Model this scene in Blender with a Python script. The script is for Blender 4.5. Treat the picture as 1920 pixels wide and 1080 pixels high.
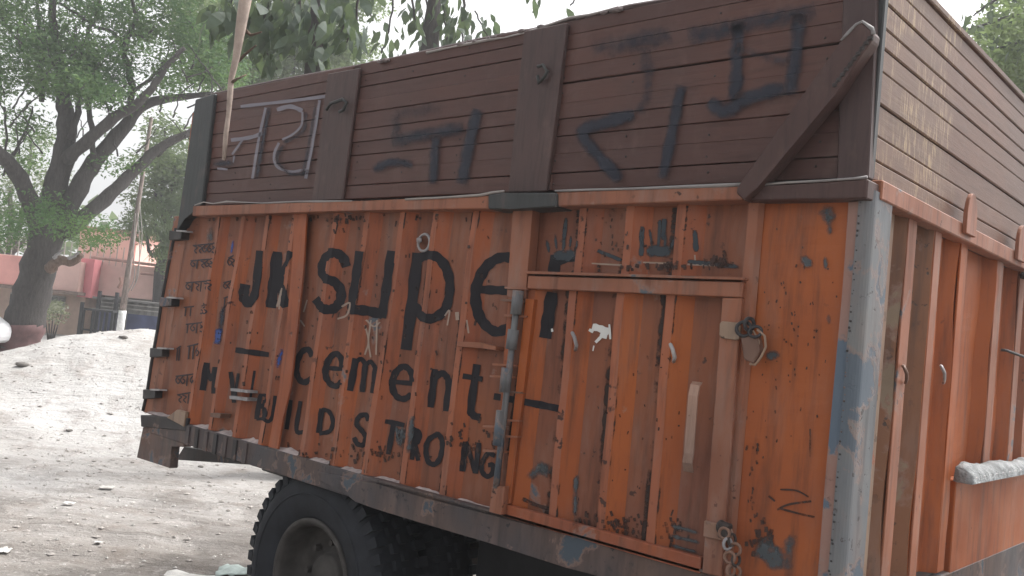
import bpy, bmesh, math, random
import numpy as np
from mathutils import Vector, Matrix
random.seed(7); RNG = np.random.default_rng(11)
for o in list(bpy.data.objects): bpy.data.objects.remove(o)
C = bpy.context.scene.collection
sc = bpy.context.scene

# ------------------------------------------------------------------ camera
F0, ROLL, PITCH, YAW = 1679.57, 0.1009, 0.0508, -0.741
EYE = np.array([0.9853, -2.5137, 1.736])
_cy, _sy, _cp, _sp = math.cos(YAW), math.sin(YAW), math.cos(PITCH), math.sin(PITCH)
FWD = np.array([_sy*_cp, _cy*_cp, _sp]); _r = np.array([_cy, -_sy, 0.0]); _u = np.cross(_r, FWD)
RIGHT = math.cos(ROLL)*_r + math.sin(ROLL)*_u; UP = -math.sin(ROLL)*_r + math.cos(ROLL)*_u
cam_d = bpy.data.cameras.new('camera'); cam = bpy.data.objects.new('camera', cam_d); C.objects.link(cam)
cam_d.sensor_width = 36; cam_d.lens = 36*F0/1920; cam_d.clip_start = 0.05; cam_d.clip_end = 2000
M = Matrix(((RIGHT[0], UP[0], -FWD[0], EYE[0]), (RIGHT[1], UP[1], -FWD[1], EYE[1]), (RIGHT[2], UP[2], -FWD[2], EYE[2]), (0, 0, 0, 1)))
cam.matrix_world = M; sc.camera = cam
sc.render.resolution_x = 1920; sc.render.resolution_y = 1080

# ------------------------------------------------------------------ world, sun, exposure
SUN_EL, SUN_AZ = math.radians(58), math.radians(14)      # azimuth from +Y towards +X
w = bpy.data.worlds.new('World'); sc.world = w; w.use_nodes = True
nt = w.node_tree; nt.nodes.clear()
sky = nt.nodes.new('ShaderNodeTexSky'); sky.sky_type = 'NISHITA'; sky.sun_disc = False
sky.sun_elevation = SUN_EL; sky.sun_rotation = SUN_AZ; sky.air_density = 1.0; sky.dust_density = 6.0; sky.ozone_density = 0.6
hs = nt.nodes.new('ShaderNodeHueSaturation'); hs.inputs['Saturation'].default_value = 0.10; hs.inputs['Value'].default_value = 1.2
bg = nt.nodes.new('ShaderNodeBackground'); bg.inputs['Strength'].default_value = 0.15
wo = nt.nodes.new('ShaderNodeOutputWorld')
nt.links.new(sky.outputs[0], hs.inputs['Color']); nt.links.new(hs.outputs[0], bg.inputs['Color']); nt.links.new(bg.outputs[0], wo.inputs['Surface'])
sd = bpy.data.lights.new('sun', 'SUN'); sd.energy = 2.2; sd.angle = math.radians(14); sd.color = (1, 0.96, 0.9)
so = bpy.data.objects.new('sun', sd); C.objects.link(so)
sdir = Vector((math.sin(SUN_AZ)*math.cos(SUN_EL), math.cos(SUN_AZ)*math.cos(SUN_EL), math.sin(SUN_EL)))
so.rotation_euler = sdir.to_track_quat('Z', 'Y').to_euler()
sc.view_settings.view_transform = 'Standard'; sc.view_settings.look = 'None'
sc.view_settings.gamma = 1; sc.view_settings.use_curve_mapping = False
sc.view_settings.exposure = 0.9

# ------------------------------------------------------------------ surveying helpers: photo sight line -> point on a real plane of the place
ZB = 1.07                                                 # height of the truck bed above ground
def ray(px, py): return FWD + RIGHT*(px-960)/F0 - UP*(py-540)/F0
def S(px, py, Y=0.0):                                     # on the side wall's plane
    d = ray(px, py); return EYE + d*(Y-EYE[1])/d[1]
def FF(px, py, X=0.0):                                    # on the end wall's plane
    d = ray(px, py); return EYE + d*(X-EYE[0])/d[0]
def G(px, py, Z=0.0):
    d = ray(px, py); return EYE + d*(Z-EYE[2])/d[2]
def D(px, py, dist): return EYE + ray(px, py)*dist        # at a distance along the view

# ------------------------------------------------------------------ object helpers
def link(name, me, mat=None, parent=None, kind=None, label=None):
    o = bpy.data.objects.new(name, me); C.objects.link(o)
    if mat is not None and not me.materials: me.materials.append(mat)
    if parent is not None: o.parent = parent
    if kind: o['kind'] = kind
    if label: o['label'] = label
    return o
def thing(name, label, cat, loc=(0, 0, 0), group=None):
    o = bpy.data.objects.new(name, None); C.objects.link(o); o.location = loc; o.empty_display_size = 0.2
    o['label'] = label; o['category'] = cat
    if group: o['group'] = group
    return o
def tag(o, label, cat, group=None):
    o['label'] = label; o['category'] = cat
    if group: o['group'] = group
    return o
def finish(bm, smooth=False):
    bmesh.ops.recalc_face_normals(bm, faces=bm.faces)
    me = bpy.data.meshes.new('m'); bm.to_mesh(me); bm.free()
    if smooth:
        for p in me.polygons: p.use_smooth = True
    return me
def part(name, bm, mat, parent, smooth=False, mat2=None, **k):
    """mesh given in world coordinates; child keeps them relative to the parent's place"""
    me = finish(bm, smooth)
    if mat2 is not None: me.materials.append(mat); me.materials.append(mat2); me.materials.append(ORANGE_V)
    if parent is not None:
        p = parent; off = Vector((0, 0, 0))
        while p is not None: off += p.location; p = p.parent
        me.transform(Matrix.Translation(-off))
    return link(name, me, mat, parent, **k)
def box(bm, x0, x1, y0, y1, z0, z1, bev=0.0):
    v = [bm.verts.new((x, y, z)) for z in (z0, z1) for y in (y0, y1) for x in (x0, x1)]
    fs = [bm.faces.new([v[i] for i in f]) for f in ((0, 1, 3, 2), (4, 6, 7, 5), (0, 4, 5, 1), (2, 3, 7, 6), (0, 2, 6, 4), (1, 5, 7, 3))]
    if bev:
        es = set(e for f in fs for e in f.edges)
        bmesh.ops.bevel(bm, geom=list(es), offset=bev, segments=1, affect='EDGES', clamp_overlap=True)
def prism(bm, pts, off, bev=0.0):
    """pts: 3-D outline, off: extrusion vector"""
    off = Vector(off)
    a = [bm.verts.new(Vector(p)) for p in pts]; b = [bm.verts.new(Vector(p)+off) for p in pts]
    n = len(a); fs = [bm.faces.new(a), bm.faces.new(b[::-1])]
    for i in range(n): fs.append(bm.faces.new((a[i], b[i], b[(i+1) % n], a[(i+1) % n])))
    if bev: bmesh.ops.bevel(bm, geom=list(set(e for f in fs for e in f.edges)), offset=bev, segments=1, affect='EDGES', clamp_overlap=True)
def side(bm, px, y0, y1, bev=0.0):      # surveyed outline on the side wall, y0 = face nearest us, real thickness
    prism(bm, [S(a, b, y0) for a, b in px], (0, y1-y0, 0), bev)
def endw(bm, px, x0, x1, bev=0.0):
    prism(bm, [FF(a, b, x0) for a, b in px], (x1-x0, 0, 0), bev)
def tube(bm, pts, rad, seg=8, cap=True):
    pts = [Vector(p) for p in pts]; n = len(pts)
    if not hasattr(rad, '__len__'): rad = [rad]*n
    rings = []; ref = None
    for i, p in enumerate(pts):
        t = (pts[min(i+1, n-1)]-pts[max(i-1, 0)]).normalized()
        if ref is None: ref = t.orthogonal().normalized()
        a = (ref - t*ref.dot(t)).normalized(); b = t.cross(a); ref = a
        rings.append([bm.verts.new(p+(a*math.cos(2*math.pi*k/seg)+b*math.sin(2*math.pi*k/seg))*rad[i]) for k in range(seg)])
    for i in range(n-1):
        for k in range(seg): bm.faces.new((rings[i][k], rings[i][(k+1) % seg], rings[i+1][(k+1) % seg], rings[i+1][k]))
    if cap: bm.faces.new(rings[0][::-1]); bm.faces.new(rings[-1])
def torus(bm, c, ax, R, r, a0=0, a1=2*math.pi, n=16, seg=6):
    ax = Vector(ax).normalized(); u = ax.orthogonal().normalized(); v = ax.cross(u); c = Vector(c)
    closed = abs(a1-a0-2*math.pi) < 1e-6
    pts = [c+(u*math.cos(a0+(a1-a0)*i/n)+v*math.sin(a0+(a1-a0)*i/n))*R for i in range(n+1)]
    tube(bm, pts, r, seg, cap=not closed)
def lathe(bm, prof, c, seg=64, ax='Y'):
    """prof: (radius, along axis)"""
    rings = []
    for r, t in prof:
        ring = []
        for k in range(seg):
            a = 2*math.pi*k/seg; ring.append(bm.verts.new((c[0]+r*math.cos(a), c[1]+t, c[2]+r*math.sin(a))))
        rings.append(ring)
    for i in range(len(rings)-1):
        for k in range(seg): bm.faces.new((rings[i][k], rings[i][(k+1) % seg], rings[i+1][(k+1) % seg], rings[i+1][k]))
def smooth_path(pts, n=6):
    pts = [np.array(p, float) for p in pts]
    if len(pts) < 3:
        return [pts[0]+(pts[-1]-pts[0])*t for t in np.linspace(0, 1, n+1)]
    out = []; P = [2*pts[0]-pts[1]]+pts+[2*pts[-1]-pts[-2]]
    for i in range(1, len(P)-2):
        for k in range(n):
            t = k/n
            out.append(0.5*((2*P[i])+(-P[i-1]+P[i+1])*t+(2*P[i-1]-5*P[i]+4*P[i+1]-P[i+2])*t*t+(-P[i-1]+3*P[i]-3*P[i+1]+P[i+2])*t**3))
    out.append(pts[-1]); return out

# ------------------------------------------------------------------ materials
def mat_new(name):
    m = bpy.data.materials.new(name); m.use_nodes = True; n = m.node_tree; n.nodes.clear()
    out = n.nodes.new('ShaderNodeOutputMaterial'); b = n.nodes.new('ShaderNodeBsdfPrincipled')
    n.links.new(b.outputs[0], out.inputs[0]); return m, n, b, out
class NB:
    def __init__(s, n): s.n = n
    def add(s, t, **k):
        x = s.n.nodes.new(t)
        for a, v in k.items(): setattr(x, a, v)
        return x
    def pos(s, scale=(1, 1, 1), loc=(0, 0, 0)):
        g = s.add('ShaderNodeTexCoord'); m = s.add('ShaderNodeMapping')
        m.inputs['Scale'].default_value = scale; m.inputs['Location'].default_value = loc
        s.n.links.new(g.outputs['Object'], m.inputs[0]); return m.outputs[0]
    def noise(s, vec, sc_, det=5, rough=0.55, dist=0.0):
        x = s.add('ShaderNodeTexNoise'); x.inputs['Scale'].default_value = sc_; x.inputs['Detail'].default_value = det
        x.inputs['Roughness'].default_value = rough; x.inputs['Distortion'].default_value = dist
        s.n.links.new(vec, x.inputs['Vector']); return x.outputs['Fac']
    def ramp(s, fac, a, b, lo=0.0, hi=1.0):
        r = s.add('ShaderNodeMapRange'); r.inputs['From Min'].default_value = a; r.inputs['From Max'].default_value = b
        r.inputs['To Min'].default_value = lo; r.inputs['To Max'].default_value = hi
        s.n.links.new(fac, r.inputs['Value']); return r.outputs[0]
    def math(s, op, a, b=None):
        m = s.add('ShaderNodeMath', operation=op)
        for i, v in enumerate((a, b)):
            if v is None: continue
            if isinstance(v, (int, float)): m.inputs[i].default_value = v
            else: s.n.links.new(v, m.inputs[i])
        return m.outputs[0]
    def mix(s, fac, a, b):
        m = s.add('ShaderNodeMix', data_type='RGBA')
        if isinstance(fac, (int, float)): m.inputs[0].default_value = fac
        else: s.n.links.new(fac, m.inputs[0])
        for i, v in ((6, a), (7, b)):
            if isinstance(v, tuple): m.inputs[i].default_value = (*v, 1)
            else: s.n.links.new(v, m.inputs[i])
        return m.outputs[2]
    def bump(s, h, b, strength=0.3, dist=0.01):
        x = s.add('ShaderNodeBump'); x.inputs['Strength'].default_value = strength; x.inputs['Distance'].default_value = dist
        s.n.links.new(h, x.inputs['Height']); s.n.links.new(x.outputs[0], b.inputs['Normal'])
def L(n, a, b): n.links.new(a, b)

def paint_mat(name, c1, c2, dark=(0.055, 0.022, 0.015), under=(0.085, 0.10, 0.12), wear=0.62, spots=0.645, rough=0.55, dust=0.35):
    m, n, b, _ = mat_new(name); q = NB(n); P = q.pos()
    big = q.noise(P, 2.2, 4); col = q.mix(q.ramp(big, 0.35, 0.68), c1, c2)
    st = q.noise(q.pos((9, 9, 0.9)), 2.4, 6, 0.65); col = q.mix(q.ramp(st, 0.50, 0.74, 0, 0.72), col, dark)       # run-down streaks
    pale = q.noise(q.pos((5, 5, 1.4), (3, 1, 7)), 2.0, 6, 0.6); col = q.mix(q.ramp(pale, 0.5, 0.75, 0, dust), col, (0.24, 0.155, 0.125))
    fine = q.noise(P, 26, 4, 0.6); mask = q.noise(P, 3.1, 3, 0.5)
    chip = q.math('MULTIPLY', q.ramp(fine, spots, spots+0.04), q.ramp(mask, 0.44, 0.6)); col = q.mix(chip, col, dark)
    un = q.noise(q.pos(loc=(5, 2, 9)), 5.5, 7, 0.62, 0.3); un2 = q.ramp(un, wear+0.04, wear+0.08); col = q.mix(un2, col, under)
    halo = q.math('SUBTRACT', q.ramp(un, wear+0.01, wear+0.05), un2); col = q.mix(q.math('MULTIPLY', halo, 0.6), col, (0.25, 0.16, 0.13))
    L(n, col, b.inputs['Base Color'])
    L(n, q.ramp(big, 0.3, 0.7, rough-0.1, rough+0.2), b.inputs['Roughness'])
    b.inputs['Specular IOR Level'].default_value = 0.35
    h = q.math('ADD', q.math('MULTIPLY', q.noise(P, 9, 5), 1.0), q.math('MULTIPLY', chip, -0.5)); h = q.math('ADD', h, q.math('MULTIPLY', un2, -0.35))
    q.bump(h, b, 0.35, 0.006); return m
ORANGE = paint_mat('orange_paint', (0.30, 0.076, 0.022), (0.22, 0.066, 0.034), dust=0.35)
ORANGE_B = paint_mat('orange_paint_bright', (0.33, 0.082, 0.015), (0.25, 0.064, 0.020), wear=0.66, spots=0.68, dust=0.25)
ORANGE_D = paint_mat('orange_paint_dusty', (0.275, 0.100, 0.052), (0.21, 0.085, 0.052), dust=0.7, wear=0.6)
ORANGE_V = paint_mat('orange_paint_dulled', (0.215, 0.066, 0.026), (0.165, 0.062, 0.038), dust=0.45, wear=0.62)
MUDV = paint_mat('mud_spattered_paint', (0.20, 0.088, 0.045), (0.15, 0.068, 0.036), dark=(0.05, 0.035, 0.03), under=(0.22, 0.16, 0.11), wear=0.54, spots=0.60, dust=0.7)
ORANGE_F = paint_mat('orange_paint_rubbed', (0.315, 0.096, 0.042), (0.25, 0.088, 0.050), dust=0.5, spots=0.62)
GREYBLUE = paint_mat('bare_steel', (0.115, 0.125, 0.14), (0.18, 0.175, 0.165), dark=(0.05, 0.04, 0.04), under=(0.085, 0.105, 0.13), wear=0.50, spots=0.62, dust=0.35)
RAIL = paint_mat('rail_paint', (0.055, 0.050, 0.056), (0.105, 0.068, 0.055), dark=(0.03, 0.025, 0.03), under=(0.055, 0.072, 0.092), wear=0.53, spots=0.6, dust=0.3)
DARKM = paint_mat('dark_steel', (0.028, 0.028, 0.032), (0.045, 0.036, 0.034), dark=(0.02, 0.02, 0.02), under=(0.05, 0.06, 0.09), wear=0.6, dust=0.15)
SILVER = paint_mat('scuffed_steel', (0.35, 0.34, 0.34), (0.25, 0.24, 0.25), dark=(0.08, 0.07, 0.07), wear=0.6, rough=0.35)
RUST = paint_mat('rusty_steel', (0.13, 0.07, 0.05), (0.19, 0.11, 0.08), dark=(0.04, 0.02, 0.015), wear=0.58, dust=0.4)
MUDDY = paint_mat('dusty_beige', (0.27, 0.19, 0.135), (0.22, 0.12, 0.08), dark=(0.07, 0.05, 0.04), under=(0.30, 0.10, 0.05), wear=0.58, spots=0.6, dust=0.6)

def wood_mat(name, c1, c2, worn=None, seed=0, axis='x'):
    m, n, b, _ = mat_new(name); q = NB(n)
    sc1 = (1.2, 14, 14) if axis == 'x' else ((14, 1.2, 14) if axis == 'y' else (14, 14, 1.2))
    oi = q.add('ShaderNodeObjectInfo'); P = q.pos(); V = q.pos(sc1, (seed, 0, 0))
    grain = q.noise(V, 4, 8, 0.65, 0.4); big = q.noise(P, 1.7, 4)
    col = q.mix(q.ramp(big, 0.35, 0.65), c1, c2)
    rnd = q.ramp(oi.outputs['Random'], 0, 1, 0.0, 0.6); col = q.mix(rnd, col, (c1[0]*0.62, c1[1]*0.72, c1[2]*0.85))
    col = q.mix(q.ramp(grain, 0.5, 0.75, 0, 0.6), col, tuple(x*0.42 for x in c1))
    pale = q.noise(q.pos((4, 4, 2), (2, 8, 1)), 3, 6, 0.65); col = q.mix(q.ramp(pale, 0.55, 0.8, 0, 0.28), col, (0.20, 0.13, 0.11))
    if worn:
        # flaking: fine upright scratches showing pale wood in one patch of the wall
        g = q.add('ShaderNodeTexCoord'); sp = q.add('ShaderNodeSeparateXYZ'); L(n, g.outputs['Object'], sp.inputs[0])
        a, bb = worn
        y = sp.outputs['Y']; edge = q.noise(q.pos((1, 3, 3)), 2.0, 4)
        yy = q.math('ADD', y, q.math('MULTIPLY', edge, 0.5))
        patch = q.math('MULTIPLY', q.ramp(yy, a, a+0.12), q.ramp(yy, bb, bb+0.12, 1, 0))
        sc2 = q.noise(q.pos((60, 60, 7)), 1.6, 5, 0.7); sc3 = q.noise(q.pos((3, 3, 3), (1, 1, 1)), 1.8, 3)
        f = q.math('MULTIPLY', q.math('MULTIPLY', q.ramp(sc2, 0.50, 0.62), patch), q.ramp(sc3, 0.38, 0.55))
        col = q.mix(q.math('MULTIPLY', f, 0.85), col, (0.42, 0.30, 0.16))
        col = q.mix(q.math('MULTIPLY', patch, 0.25), col, (0.20, 0.13, 0.09))
    L(n, col, b.inputs['Base Color']); b.inputs['Roughness'].default_value = 0.5; b.inputs['Specular IOR Level'].default_value = 0.28
    q.bump(grain, b, 0.4, 0.004); return m
WOOD = wood_mat('brown_plank_paint', (0.098, 0.041, 0.031), (0.076, 0.039, 0.034))
WOOD_E = wood_mat('brown_plank_paint_end', (0.150, 0.066, 0.038), (0.120, 0.060, 0.040), worn=(-1.05, -0.30), seed=4, axis='y')
WOODP = wood_mat('post_paint', (0.060, 0.036, 0.034), (0.078, 0.046, 0.042), axis='z')
WOODG = wood_mat('post_paint_green', (0.042, 0.044, 0.042), (0.060, 0.056, 0.056), axis='z')
BRACE = wood_mat('brace_paint', (0.066, 0.034, 0.030), (0.082, 0.044, 0.038), axis='z')
RAWOOD = wood_mat('raw_edge_wood', (0.33, 0.29, 0.26), (0.24, 0.22, 0.22))

def decal_mat(name, c, holes=0.42, hard=0.08, rough=0.6, mult=1.0):
    """brush or spray paint: vertex colour layer 'cover' = how much paint lies there"""
    m, n, b, out = mat_new(name); q = NB(n); P = q.pos()
    b.inputs['Base Color'].default_value = (*c, 1); b.inputs['Roughness'].default_value = rough
    b.inputs['Specular IOR Level'].default_value = 0.3
    at = q.add('ShaderNodeAttribute', attribute_name='cover')
    nz = q.noise(P, 30, 6, 0.65); nz2 = q.noise(P, 7, 4)
    a = q.math('ADD', at.outputs['Fac'], q.math('MULTIPLY', q.math('SUBTRACT', nz, 0.5), 1.3)); a = q.math('ADD', a, q.math('MULTIPLY', q.math('SUBTRACT', nz2, 0.5), 0.5))
    f = q.math('MULTIPLY', q.ramp(a, holes, holes+hard), mult)
    tr = q.add('ShaderNodeBsdfTransparent'); mx = q.add('ShaderNodeMixShader')
    L(n, f, mx.inputs[0]); L(n, tr.outputs[0], mx.inputs[1]); L(n, b.outputs[0], mx.inputs[2]); L(n, mx.outputs[0], out.inputs[0])
    return m
BLACKP = decal_mat('black_sign_paint', (0.013, 0.012, 0.016), 0.30, 0.14, rough=0.75, mult=0.97)
SPRAY = decal_mat('faded_dark_spray', (0.018, 0.022, 0.036), 0.12, 0.75, mult=0.85)
ETCH = decal_mat('pale_grey_brush', (0.24, 0.23, 0.27), 0.35, 0.3, mult=0.75)
SCRIPT = decal_mat('thin_black_brush', (0.03, 0.02, 0.025), 0.3, 0.12)
BLUEP = decal_mat('blue_paint', (0.03, 0.07, 0.25), 0.3, 0.4, mult=0.9)
GREYP = decal_mat('grey_primer_patch', (0.062, 0.072, 0.080), 0.45, 0.45, mult=0.9)
WHITEP = decal_mat('white_smear', (0.62, 0.62, 0.60), 0.4, 0.12)
SCRATCH = decal_mat('dark_scratches', (0.045, 0.022, 0.017), 0.78, 0.3)
PALE = decal_mat('pale_scratches', (0.42, 0.33, 0.27), 0.5, 0.2, mult=0.7)
CEMENT = decal_mat('cement_dust', (0.45, 0.42, 0.38), 0.35, 0.3)

def simple(name, c, rough=0.8, nscale=6, var=0.35, bump=0.2, bd=0.01, spec=0.3):
    m, n, b, _ = mat_new(name); q = NB(n); P = q.pos()
    nz = q.noise(P, nscale, 6, 0.6); L(n, q.mix(q.ramp(nz, 0.3, 0.7), tuple(x*(1-var) for x in c), tuple(min(1, x*(1+var)) for x in c)), b.inputs['Base Color'])
    b.inputs['Roughness'].default_value = rough; b.inputs['Specular IOR Level'].default_value = spec
    q.bump(q.noise(P, nscale*4, 6, 0.65), b, bump, bd); return m

# ================================================================== GROUND
def ground_mat():
    m, n, b, _ = mat_new('pale_dusty_soil'); q = NB(n); P = q.pos()
    a = q.noise(P, 0.35, 5, 0.6); c = q.noise(q.pos(loc=(4, 4, 0)), 2.6, 8, 0.68, 0.4); d = q.noise(P, 14, 6, 0.7)
    col = q.mix(q.ramp(a, 0.38, 0.6), (0.33, 0.318, 0.305), (0.43, 0.422, 0.415))
    g = q.add('ShaderNodeTexCoord'); sp = q.add('ShaderNodeSeparateXYZ'); L(n, g.outputs['Object'], sp.inputs[0])
    # brown trampled soil in the wheel tracks near the truck, pale powder further off (direction from the truck outwards)
    dist = q.math('ADD', q.math('MULTIPLY', sp.outputs['X'], -0.72), q.math('MULTIPLY', sp.outputs['Y'], 0.70))
    dist = q.math('ADD', dist, q.math('MULTIPLY', q.math('SUBTRACT', q.noise(P, 0.8, 5), 0.5), 4.0))
    near = q.ramp(dist, 4.2, 8.0, 1, 0)
    col = q.mix(q.math('MULTIPLY', near, 0.85), col, (0.205, 0.188, 0.173))
    col = q.mix(q.math('MULTIPLY', q.ramp(c, 0.5, 0.72), 0.7), col, (0.16, 0.13, 0.11))
    col = q.mix(q.math('MULTIPLY', q.ramp(d, 0.56, 0.68), 0.5), col, (0.55, 0.52, 0.50))
    mp = q.add('ShaderNodeMapping'); mp.inputs['Rotation'].default_value = (0, 0, YAW); mp.inputs['Scale'].default_value = (1, 1, 1)
    g2 = q.add('ShaderNodeTexCoord'); L(n, g2.outputs['Object'], mp.inputs[0]); mp2 = q.add('ShaderNodeMapping'); mp2.inputs['Scale'].default_value = (0.35, 2.6, 1); L(n, mp.outputs[0], mp2.inputs[0])
    stk = q.noise(mp2.outputs[0], 2.4, 7, 0.68, 0.6); col = q.mix(q.math('MULTIPLY', q.math('MULTIPLY', q.ramp(stk, 0.50, 0.70), q.ramp(near, 0, 1, 0.15, 1)), 0.7), col, (0.15, 0.13, 0.115))
    col = q.mix(q.math('MULTIPLY', q.ramp(stk, 0.46, 0.30), 0.35), col, (0.42, 0.40, 0.385)); c = q.math('ADD', c, stk)
    wet = q.noise(q.pos(loc=(8, 3, 0)), 1.1, 5, 0.6, 0.8); col = q.mix(q.math('MULTIPLY', q.math('MULTIPLY', q.ramp(wet, 0.47, 0.57), near), 0.55), col, (0.105, 0.095, 0.088))
    L(n, col, b.inputs['Base Color']); b.inputs['Roughness'].default_value = 0.95; b.inputs['Specular IOR Level'].default_value = 0.1
    q.bump(q.math('ADD', c, q.math('MULTIPLY', d, 0.45)), b, 0.9, 0.05); return m
GROUND = ground_mat()
def vnoise(x, y, seed=0, oct=4):
    r = np.zeros_like(x, float); amp = 1; f = 1.0; rr = np.random.default_rng(seed)
    for o in range(oct):
        for k in range(5):
            th = rr.uniform(0, 6.283); ph = rr.uniform(0, 6.283); ff = f*rr.uniform(0.7, 1.4)
            r += amp*np.sin(ff*(x*math.cos(th)+y*math.sin(th))+ph+0.8*np.sin(ff*0.7*(y*math.cos(th)-x*math.sin(th))+ph*2))
        amp *= 0.5; f *= 2.1
    return r/5
RH = np.array([_cy, -_sy]); FH = np.array([_sy, _cy])            # level right / forward of the view
def heap_h(x, y):
    """long heap of pale sand behind the truck's far end"""
    dx = x-EYE[0]; dy = y-EYE[1]
    lat = dx*RH[0]+dy*RH[1]; dep = dx*FH[0]+dy*FH[1]
    crest = np.interp(lat, [-16, -9.5, -7.8, -7.0, -6.2, -5.5, -3.5, 0, 3], [0.1, 0.42, 0.56, 0.86, 1.10, 1.22, 1.15, 0.55, 0.0])
    t0 = np.clip((dep-9.3)/(13.6-9.3), 0, 1); up = t0*t0*(3-2*t0)
    t1 = np.clip((dep-13.6)/5.5, 0, 1); dn = 1-t1*t1*(3-2*t1)
    return crest*up*dn
def ground_h(x, y):
    dx = x-EYE[0]; dy = y-EYE[1]; r = np.hypot(dx, dy)
    fade = np.clip(1-(r-25)/20, 0, 1)
    h = 0.022*vnoise(x*1.6, y*1.6, 3, 5)*fade + 0.05*vnoise(x*0.5, y*0.5, 5, 3)*fade*np.clip((r-5)/6, 0, 1)
    lat = dx*RH[0]+dy*RH[1]; dep = dx*FH[0]+dy*FH[1]
    q = dep+0.25*lat                                            # tyre ruts crossing the foreground
    for c0, wd in ((5.3, 0.22), (5.9, 0.18), (7.1, 0.25)): h = h-0.05*np.exp(-((q-c0+0.15*np.sin(lat*1.3))/wd)**2)*fade
    hp = heap_h(x, y)
    return h+hp*(1+0.03*vnoise(x*1.2, y*1.2, 9, 4))+np.clip(hp*3, 0, 1)*0.030*vnoise(x*3.1, y*3.1, 33, 4)+0.014*vnoise(x*7, y*7, 21, 3)*fade
def build_ground():
    # near grid fine, far grid coarse, one sheet in polar layout round the viewer
    rad = np.concatenate([[0.0], np.geomspace(0.8, 4, 24), np.arange(4.08, 19, 0.085), np.geomspace(19.2, 900, 46)])
    A0 = math.atan2(FWD[1], FWD[0])
    fine = np.linspace(-0.15, 0.75, 330); coarse = np.linspace(0.75, 2*math.pi-0.15, 60)[1:-1]
    ang = np.concatenate([fine, coarse])+A0; na = len(ang)
    V = [(EYE[0], EYE[1], 0.0)]
    R_, A_ = np.meshgrid(rad[1:], ang, indexing='ij')
    X = EYE[0]+R_*np.cos(A_); Y = EYE[1]+R_*np.sin(A_); Z = ground_h(X, Y)
    V += list(zip(X.ravel(), Y.ravel(), Z.ravel())); F_ = []
    for k in range(na): F_.append((0, 1+k, 1+(k+1) % na))
    for i in range(len(rad)-2):
        for k in range(na):
            a = 1+i*na+k; b = 1+i*na+(k+1) % na; F_.append((a, a+na, b+na, b))
    me = bpy.data.meshes.new('m'); me.from_pydata(V, [], F_); me.update()
    for p in me.polygons: p.use_smooth = True
    return link('ground', me, GROUND, kind='structure')
build_ground()
def gh(x, y): return float(ground_h(np.array([x]), np.array([y]))[0])

# stones, clods and litter scattered on the soil
def scatter(name, n, smin, smax, mat, dmin, dmax, lmin, lmax, seed, flat=0.6):
    r = np.random.default_rng(seed); V = []; Fc = []
    for i in range(n):
        dep = r.uniform(dmin, dmax); lat = r.uniform(lmin, lmax)*dep/10
        x = EYE[0]+RH[0]*lat+FH[0]*dep; y = EYE[1]+RH[1]*lat+FH[1]*dep
        if -4.3 < x < 0.3 and -0.2 < y < 2.6: continue
        s = smin*(smax/smin)**(r.random()**2); z = gh(x, y)+s*0.15; b0 = len(V)
        pts = np.array([(1, 0, 0), (-1, 0, 0), (0, 1, 0), (0, -1, 0), (0, 0, 1), (0, 0, -1)], float)*r.uniform(0.6, 1.2, (6, 1))*s
        a = r.uniform(0, 6.28); ca, sa = math.cos(a), math.sin(a)
        for p in pts: V.append((x+p[0]*ca-p[1]*sa, y+p[0]*sa+p[1]*ca, z+p[2]*flat))
        for t in ((0, 2, 4), (2, 1, 4), (1, 3, 4), (3, 0, 4), (2, 0, 5), (1, 2, 5), (3, 1, 5), (0, 3, 5)): Fc.append(tuple(b0+k for k in t))
    me = bpy.data.meshes.new('m'); me.from_pydata(V, [], Fc); me.update()
    o = link(name, me, mat); o['kind'] = 'stuff'; return o
scatter('pale_gravel', 3200, 0.004, 0.022, simple('pale_stone', (0.36, 0.345, 0.33), nscale=20), 4.5, 15, -7.5, -0.5, 1)
scatter('dark_clods', 3600, 0.006, 0.034, simple('dark_clod', (0.26, 0.24, 0.225), nscale=20), 4.5, 14, -7.5, -0.5, 2, 0.4)

# ================================================================== TRUCK
truck = thing('cargo_truck', 'orange ribbed steel truck body with brown plank upper sides and black hand painted lettering', 'truck', (-2.0, 1.2, 0))
def TP(name, bm, mat, smooth=False, parent=None, **k): return part(name, bm, mat, parent or truck, smooth, **k)
def dent(x, z): return 0.0028*math.sin(7.1*x+3*z+1)+0.002*math.sin(13*z+5*x)+0.0016*math.sin(23*x-11*z)

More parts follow.
